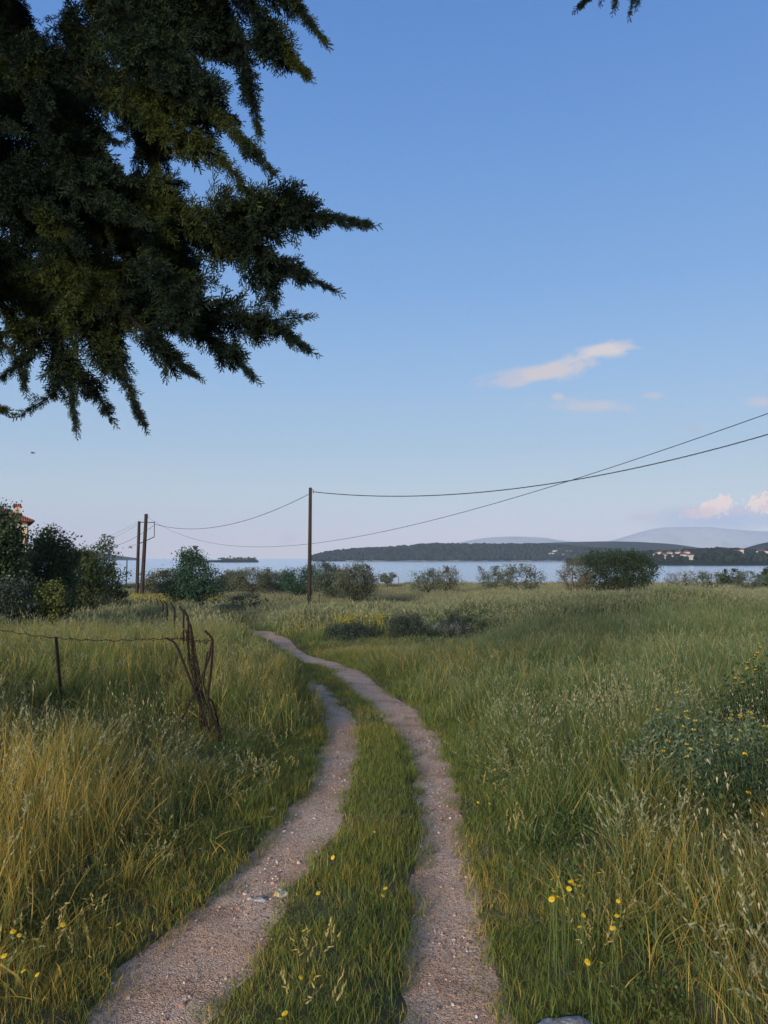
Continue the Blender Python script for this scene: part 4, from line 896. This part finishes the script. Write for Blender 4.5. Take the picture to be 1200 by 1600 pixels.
# ------------------------------------------------------------------ flowering shrubs at right
def sage(label, px, py, Yd, wpx, H, mt, nst, nfl, seed, size=1.0):
    r = np.random.default_rng(seed); x = at(px, 872, Yd)[0]; z = float(G(x, Yd)); W = wpx/2*Yd/1200
    root = empty('flowering_shrub', (x, Yd, z), label=label, cat='shrub')
    Ls, stems, tips = [], MB(), []
    Pn, Dn, Sn = [], [], []
    for k in range(nst):
        a = r.uniform(0, 2*math.pi); q = math.sqrt(r.uniform(0, 1)); tx, ty = q*W*math.cos(a), q*W*.8*math.sin(a)
        hz = H*math.sqrt(max(0, 1-.82*q*q))*r.uniform(.55, 1.15)*(1+.22*math.sin(a*3+seed)); b0_ = np.array([tx*.35, ty*.35, 0]); t1 = np.array([tx, ty, hz])
        Q = [b0_, (b0_+t1)/2+np.array([tx*.12, ty*.12, -.02]), t1]; stems.tube(Q, [.004, .003, .002], 4, False); tips.append((t1, t1-Q[1]))
        d = (t1-Q[1])/np.linalg.norm(t1-Q[1]); d[2] += .5; d /= np.linalg.norm(d)
        for j in range(16):
            f = j/15; c = Q[1]*(1-f)+t1*f if j < 12 else t1; sd = np.cross(d, r.normal(size=3)); sd /= np.linalg.norm(sd)
            for s_ in (-1, 1): Pn.append(c); Dn.append(sd*s_+d*r.uniform(.5, 1.5)); Sn.append(.042*size*r.uniform(.6, 1.3)*(1.2-.5*f))
    Pn, Dn, Sn = np.array(Pn), np.array(Dn), np.array(Sn)
    TV = np.array([(0, 0, 0), (.17, 0, .45), (0, .03, 1), (-.17, 0, .45)]); V, F = place(TV, np.array([[0, 1, 2, 3]]), basis(Dn, r), Pn, Sn)
    link('foliage', fastmesh('foliage', V, F, {'rnd': np.repeat(np.clip(r.uniform(0, 1, len(Pn)), 0, 1), 4)}), M[mt], root)
    stems.build('stem', M['stem'], root)
    me = None; c = 0
    tips.sort(key=lambda q_: q_[0][1]*.6-q_[0][2]-r.uniform(0, .35))
    for t1, d in tips[:nfl]:
        if me is None:
            n = 34; Dp = r.normal(size=(n, 3)); Dp[:, 2] = np.abs(Dp[:, 2])*.6; Pp = Dp*.003
            V, F = place(np.array([(0, 0, 0), (.2, 0, .6), (0, .25, 1), (-.2, 0, .6)]), np.array([[0, 1, 2, 3]]), basis(Dp, r), Pp, r.uniform(.012, .022, n)); me = fastmesh('flower', V, F); me.materials.append(M['petal'])
        o = bpy.data.objects.new('flower', me); sc.collection.objects.link(o); o.parent = root; o.location = t1+np.array([0, 0, .012]); o.rotation_euler = (r.uniform(-.4, .4), r.uniform(-.4, .4), r.uniform(0, 6)); s_ = r.uniform(.45, .85)*size; o.scale = (s_, s_, s_)
    CLEAR.append((x, Yd, W*.75)); return root
sage('silvery sage shrub with small yellow flower heads on the right', 1085, 1290, 5.7, 240, .52, 'sage', 620, 34, 3)
sage('darker green flowering shrub at the right edge behind the silvery one', 1215, 1200, 6.5, 240, .66, 'darksage', 620, 36, 4)
sage('thin dark shrub filling the gap below the silvery one', 1165, 1300, 5.1, 170, .36, 'darksage', 240, 12, 5)

# ------------------------------------------------------------------ yellow daisies
def daisy_mesh():
    r = np.random.default_rng(9); V, F = [], []
    for k in range(11):
        a = 2*math.pi*k/11; c, s = math.cos(a), math.sin(a); w_ = .0052; b = len(V)
        for rr, ww, zz in ((.004, .4, 0), (.013, 1, .0015), (.020, .8, .0005)): V += [(c*rr-s*w_*ww, s*rr+c*w_*ww, zz), (c*rr+s*w_*ww, s*rr-c*w_*ww, zz)]
        F += [(b, b+1, b+3, b+2), (b+2, b+3, b+5, b+4)]
    me = fastmesh('petals', V, F); me.materials.append(M['petal'])
    mb = MB(); mb.tube([(0, 0, -.004), (0, 0, .001), (0, 0, .004), (0, 0, .0055)], [.004, .0068, .0055, .001], 10); o = mb.build('tmp', M['disc']); d = o.data; bpy.data.objects.remove(o)
    return me, d
PET, DISC = daisy_mesh()
dz_ = [('yellow daisy in the golden grass low on the left', 'daisies in the golden grass at left', [(60, 1472), (30, 1464), (12, 1372), (8, 1458), (20, 1462), (75, 1395), (185, 1450), (172, 1453), (165, 1354), (176, 1353), (6, 1500), (36, 1520), (58, 1524), (98, 1448), (112, 1460), (44, 1400), (140, 1498)], .16, 1.5),
       ('yellow daisy at the left edge halfway up the bank', 'daisies at the left edge on the bank', [(4, 1275), (10, 1288), (6, 1188), (14, 1192), (34, 1296), (22, 1240), (3, 1320)], .3, 1.5),
       ('single yellow daisy on the verge left of the rut', None, [(220, 1345)], .12, 1.4),
       ('yellow daisy on the green verge right of the bend', 'daisies right of the bend', [(765, 1197), (768, 1207), (757, 1212), (773, 1203), (741, 1257), (747, 1256), (765, 1256), (771, 1226)], .16, 1.3),
       ('yellow daisy in the dense cluster right of the rut', 'daisies in the cluster right of the rut', [(873, 1375), (892, 1380), (905, 1385), (865, 1393), (870, 1402), (883, 1400), (862, 1411), (930, 1368), (936, 1366), (911, 1405), (897, 1386), (912, 1380), (866, 1403), (880, 1408), (901, 1376), (889, 1392), (876, 1390), (862, 1376)], .34, 1.25),
       ('yellow daisy hanging below the dense cluster by the rut', 'daisies below the cluster', [(912, 1437), (906, 1450), (964, 1438), (960, 1446), (940, 1511), (966, 1411), (918, 1508), (957, 1452)], .28, 1.25),
       ('yellow daisy on the strip between the ruts', 'daisies between the ruts', [(445, 1588), (438, 1592), (602, 1392), (598, 1400), (560, 1431), (475, 1456), (430, 1400), (553, 1497), (497, 1401), (520, 1340), (585, 1300), (470, 1530), (540, 1560), (610, 1250)], .09, 1.2)]
for lb, grp, pts, h, s in dz_:
    pts = sorted(pts)
    for ki, (px, py) in enumerate(pts):
        s = rng.uniform(.42, .62)
        hh = h*rng.uniform(.85, 1.15); P = gp(px, py, hh)
        root = empty('yellow_daisy', P, label=lb+(', '+ordinal(ki, len(pts)) if grp else ''), cat='flower', group=grp)
        lx, ly = rng.normal(0, .02, 2)
        mb = MB(); mb.tube([(lx, ly, -.02), (lx*.4, ly*.4, hh*.6), (0, 0, hh)], .0016, 5); mb.build('stem', M['stem'], root)
        tl = (rng.uniform(.1, .9), rng.uniform(-.4, .4), rng.uniform(0, 6))
        for nm, me in (('petals', PET), ('flower_centre', DISC)):
            o = bpy.data.objects.new(nm, me); sc.collection.objects.link(o); o.parent = root; o.location = (0, 0, hh); o.rotation_euler = tl; o.scale = (s, s, s)

# yellow wild flowers in the far field left (a patch nobody could count)
xx, yy_ = [], []
fx = gr.uniform(-26, -13, 900); fy = gr.uniform(50, 66, 900)
n = len(fx); TVf = [fastmesh('bloom', *place(np.array([(0, 0, 0), (.3, 0, .5), (0, .2, 1), (-.3, 0, .5)]), np.array([[0, 1, 2, 3]]), basis(gr.normal(size=(16, 3))+[0, 0, .8]), gr.normal(size=(16, 3))*.09, gr.uniform(.05, .09, 16)), {'rnd': gr.uniform(0, 1, 64)})]
s1 = gr.uniform(.6, 1.3, n)
scatter('wildflowers', np.stack([fx, fy, G(fx, fy)+gr.uniform(.4, .62, n)], 1), np.stack([fx*0, fx*0, gr.uniform(0, 6, n)], 1), np.stack([s1]*3, 1), np.zeros(n, int), TVf, M['broom'], label='haze of yellow wildflowers in the field by the leaning poles', cat='wildflowers')

# ------------------------------------------------------------------ bird
P = at(51, 708, 60); root = empty('bird', P, label='small dark bird flying above the house', cat='bird')
mb = MB(); mb.tube([(-.18, 0, 0), (-.1, 0, .01), (0, 0, .0), (.12, 0, -.01), (.22, 0, .0)], [.005, .035, .045, .025, .01], 8); mb.build('body', M['bird'], root, smooth=True)
for s_ in (-1, 1):
    mb = MB(); mb.add([(-.06, 0, .02), (.05, 0, .02), (.03, s_*.16, .09), (-.05, s_*.16, .09), (.06, s_*.34, .05), (.03, s_*.34, .05), (-.06, 0, .032), (.05, 0, .032), (.03, s_*.16, .10), (-.05, s_*.16, .10), (.06, s_*.34, .056), (.03, s_*.34, .056)],
                      [(0, 1, 2, 3), (3, 2, 4, 5), (6, 9, 8, 7), (9, 11, 10, 8), (0, 3, 9, 6), (1, 7, 8, 2), (2, 8, 10, 4), (3, 5, 11, 9), (4, 10, 11, 5), (0, 6, 7, 1)]); mb.build('wing', M['bird'], root)

# ------------------------------------------------------------------ overhanging cypress trees
cr = np.random.default_rng(21)
def spray_template(r, n=11, sub=3):
    """one feathery spray of scale leaved twigs, unit length along z"""
    V, F = [], []
    def quad(p, q, w_):
        d = q-p; s = np.cross(d, r.normal(size=3)); s /= np.linalg.norm(s)+1e-9; b = len(V)
        m_ = p+d*.45; V.extend([p, m_+s*w_, q, m_-s*w_]); F.append((b, b+1, b+2, b+3))
    quad(np.zeros(3), np.array([0, 0, 1.]), .035)
    for k in range(n):
        f = .08+.86*k/n; p = np.array([0, 0, f]); a = k*2.4+r.uniform(-.4, .4); L = .46*(1-f)**.6+.12
        d = np.array([math.cos(a)*.75, math.sin(a)*.75, 1.0]); d /= np.linalg.norm(d); e = p+d*L
        quad(p, e, .036)
        for j in range(sub):
            g_ = .25+.7*j/sub; pp = p+d*L*g_; b = a+(1 if j % 2 else -1)*r.uniform(.5, 1.2); dd = d*.8+np.array([math.cos(b), math.sin(b), .4])*.6; dd /= np.linalg.norm(dd)
            quad(pp, pp+dd*L*.42, .034)
    return np.array(V), np.array(F)
SPR = [spray_template(cr, n_, s_) for n_, s_ in ((11, 3), (13, 2), (8, 4), (15, 2), (7, 3), (11, 3))]
def cypress(label, base, trunk_top, boughs, extra, name='cypress_tree', trunk_r=.22, fine=1.0):
    root = empty(name, base, label=label, cat='tree'); base = np.array(base, float)
    P, D, S, B = [], [], [], []; wood_ = MB()
    for pts, r0, r1, droop in boughs:
        pts = np.array(pts); k = np.linspace(0, 1, len(pts)); L = np.linalg.norm(np.diff(pts, axis=0), axis=1).sum(); n = max(8, int(L/.034))
        tt = np.linspace(0, 1, n); Q = np.stack([np.interp(tt, k, pts[:, i]) for i in range(3)], 1)
        for _ in range(4): Q[1:-1] = (Q[:-2]+2*Q[1:-1]+Q[2:])/4
        wood_.tube(Q-base, np.linspace(.018 if L > .5 else .01, .003, n), 5, False)
        T = np.gradient(Q, axis=0); T /= np.linalg.norm(T, axis=1)[:, None]; br = cr.uniform(-.22, .22)
        for i in range(n):
            f = tt[i]; rad = (r0*1.45*(1-f)**1.05*(1+.42*math.sin(f*13+br*40))+r1*(1.35-.8*f))*cr.uniform(.6, 1.25)
            for _ in range(9):
                d = cr.normal(size=3); d -= T[i]*np.dot(d, T[i])*.7; d /= np.linalg.norm(d); d = d*.8+T[i]*(.55+.5*f)+np.array([0, 0, -droop]); d /= np.linalg.norm(d)
                m_ = max(1, int(rad/.042)); 
                for j in range(m_):
                    g_ = (j+.2)/m_; P.append(Q[i]+d*rad*g_*.85); dd = d+cr.normal(size=3)*.35; D.append(dd+T[i]*.5*f); S.append(min(.09, .040+rad*.27)*cr.uniform(.6, 1.4)*fine); B.append(br)
        P.append(Q[-1]); D.append(T[-1]); S.append(.10*fine); B.append(br)
    for (px, py, Yd, r_) in extra:      # loose tufts
        c = at(px, py, Yd); 
        for _ in range(int(18*r_/.1)):
            P.append(c+cr.normal(size=3)*r_*.5); d = cr.normal(size=3)+[0.3, 0, -.5]; D.append(d); S.append(cr.uniform(.07, .13)); B.append(cr.uniform(-.2, .2))
    P, D, S, B = map(np.array, (P, D, S, B)); print(name, 'sprays', len(P))
    Vs, Fs, rn, off = [], [], [], 0; pick = cr.integers(0, 6, len(P))
    for k in range(6):
        m_ = pick == k; V, F = place(SPR[k][0], SPR[k][1], basis(D[m_], cr), P[m_]-base, S[m_]); Vs.append(V); Fs.append(F+off); off += len(V)
        rn.append(np.repeat(np.clip(cr.uniform(0, 1, m_.sum())*.7+.15+B[m_], 0, 1), len(SPR[k][0])))
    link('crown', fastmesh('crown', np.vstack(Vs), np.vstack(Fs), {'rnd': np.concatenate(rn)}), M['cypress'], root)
    wood_.build('branches', M['cypressbark'], root)
    tt_ = np.array(trunk_top)-base; mb = MB(); mb.tube([tt_*f+[.03*math.sin(f*9), .02*math.cos(f*7), 0] for f in np.linspace(-.01, 1, 12)], np.linspace(trunk_r*1.3, trunk_r*.35, 12), 12); mb.build('trunk', M['cypressbark'], root, smooth=True)
    return root
TB = (-4.6, 5.6, float(G(-4.6, 5.6))-.1)
def bg_(pix, r0=.17, r1=.035, droop=.25): return ([at(*p_) for p_ in pix], r0, r1, droop)
bo = [bg_([(180, -160, 4.9), (360, -60, 4.7), (450, -10, 4.6), (505, 62, 4.5)], .15),
      bg_([(300, -100, 4.6), (400, 20, 4.5), (440, 80, 4.4), (478, 116, 4.3)], .17),
      bg_([(200, -60, 4.9), (330, 30, 4.7), (385, 110, 4.6), (405, 205, 4.5)], .15, .035, .4),
      bg_([(160, 0, 4.6), (290, 110, 4.4), (360, 200, 4.3), (424, 266, 4.2)], .14),
      bg_([(120, 120, 4.8), (260, 200, 4.6), (350, 250, 4.5), (395, 312, 4.4)], .11),
      bg_([(-60, 250, 5.2), (150, 310, 4.8), (330, 345, 4.6), (450, 330, 4.5), (515, 340, 4.4), (572, 350, 4.35)], .22, .02, .2),
      bg_([(330, 350, 4.6), (400, 330, 4.55), (440, 325, 4.5), (452, 306, 4.5)], .10, .03, -.2),
      bg_([(180, 330, 4.9), (350, 370, 4.7), (440, 410, 4.6), (518, 452, 4.5)], .16, .02),
      bg_([(380, 350, 4.6), (410, 400, 4.6), (420, 440, 4.6), (428, 470, 4.6)], .15, .03, .4),
      bg_([(120, 400, 5.0), (280, 480, 4.8), (400, 505, 4.6), (440, 515, 4.55), (482, 546, 4.5)], .14, .02),
      bg_([(380, 510, 4.6), (430, 500, 4.6), (472, 496, 4.6)], .07, .02, 0),
      bg_([(150, 400, 4.8), (280, 500, 4.7), (350, 540, 4.6), (392, 584, 4.6)], .14, .03, .4),
      bg_([(120, 420, 4.6), (230, 520, 4.5), (270, 560, 4.5), (300, 582, 4.5)], .13, .03, .3),
      bg_([(60, 400, 4.8), (150, 520, 4.7), (195, 590, 4.6), (222, 656, 4.6)], .13, .03, .4),
      bg_([(20, 400, 4.9), (90, 530, 4.8), (110, 590, 4.7), (118, 662, 4.7)], .13, .03, .4),
      bg_([(100, 560, 4.7), (95, 610, 4.7), (40, 642, 4.7)], .08, .02, .1),
      bg_([(120, 580, 4.7), (150, 610, 4.7), (172, 650, 4.7)], .08, .03, .4),
      bg_([(-80, 380, 4.8), (10, 480, 4.7), (60, 540, 4.6), (8, 584, 4.6)], .12, .03, .3),
      bg_([(-60, 480, 4.6), (30, 560, 4.6), (38, 600, 4.6)], .09, .02, .3),
      bg_([(-120, 560, 4.5), (-40, 620, 4.4), (4, 640, 4.4)], .06, .02, .1)]
for k in range(118):        # the body of the crown
    px = cr.uniform(-220, 310); py = cr.uniform(-200, 500)
    if px > 215 and 230 < py < 300: continue
    Yd = cr.uniform(4.3, 6.6); L = cr.uniform(50, 130); a = cr.uniform(.3, 1.9)
    e = (px+L*math.cos(a), py+L*math.sin(a))
    lim = np.interp(e[1], [0, 120, 220, 310, 420, 500, 600], [440, 400, 350, 350, 370, 330, 200])
    if e[0] > lim: e = (lim, e[1]); px = min(px, lim-40)
    if e[1] > 575: continue
    bo.append(bg_([(px-30, py-40, Yd+.25), (px+L*.3*math.cos(a), py+L*.25*math.sin(a), Yd+.05), (e[0], e[1], Yd-.15)], cr.uniform(.13, .21), .04, cr.uniform(.2, .5)))
ex_ = []
cyp = cypress('big dark cypress overhanging the top left, feathery drooping boughs', TB, (-4.4, 5.7, 11), bo, ex_)
mb = MB()
for k in range(16):        # limbs from the trunk into the boughs
    z0 = cr.uniform(2.6, 5.2); s0 = np.array([-4.55, 5.7, z0]); e0 = at(cr.uniform(-60, 240), cr.uniform(120, 420), cr.uniform(5.2, 6.0)); m0 = (s0+e0)/2+np.array([0, 0, -.15])
    mb.tube([s0-np.array(TB), m0-np.array(TB), e0-np.array(TB)], [.035, .022, .010], 7)
mb.build('limb', M['cypressbark'], cyp, smooth=True)
TB2 = (4.6, 3.6, float(G(4.6, 3.6))-.1)
bo2 = [bg_([(1500, -330, 3.6), (1250, -160, 3.6), (1080, -90, 3.6), (985, -60, 3.6), (935, -20, 3.6), (908, 8, 3.6)], .022, .012, .2), bg_([(1080, -95, 3.6), (985, -50, 3.6), (968, -18, 3.6), (962, 6, 3.6)], .022, .010, .3),
       bg_([(1060, -95, 3.6), (1000, -50, 3.6), (991, -15, 3.6), (986, 15, 3.6)], .022, .010, .4), bg_([(1080, -80, 3.6), (1020, -50, 3.6), (1008, -30, 3.6), (998, 0, 3.6)], .022, .010, .3), bg_([(1040, -80, 3.6), (960, -45, 3.6), (947, -30, 3.6), (942, -8, 3.6)], .022, .010, .3)]
c2 = cypress('second cypress of which only a dark twig tip shows at the top right', TB2, (4.5, 3.7, 9), bo2, [], fine=.62)
mb = MB(); mb.tube([np.array([4.55, 3.65, 5.2])-TB2, np.array([3.6, 3.6, 4.9])-TB2, at(1480, -320, 3.6)-TB2], [.06, .04, .02], 7); mb.build('limb', M['cypressbark'], c2, smooth=True)

# ------------------------------------------------------------------ the air
mb = MB(); mb.box((0, 4440, 221), (9200, 4560, 229)); hz = mb.build('haze', None); hz.data.materials.clear()
m, t, o = mat('haze'); pv = t.n.new('ShaderNodeVolumePrincipled'); pv.inputs['Density'].default_value = 1.0e-4; pv.inputs['Color'].default_value = (.62, .77, 1, 1); pv.inputs['Anisotropy'].default_value = -0.15
t.l.new(pv.outputs[0], o.inputs['Volume']); hz.data.materials.append(m); tag(hz, kind='stuff')
tag(hz, 'faint blue evening haze over the bay', 'haze')
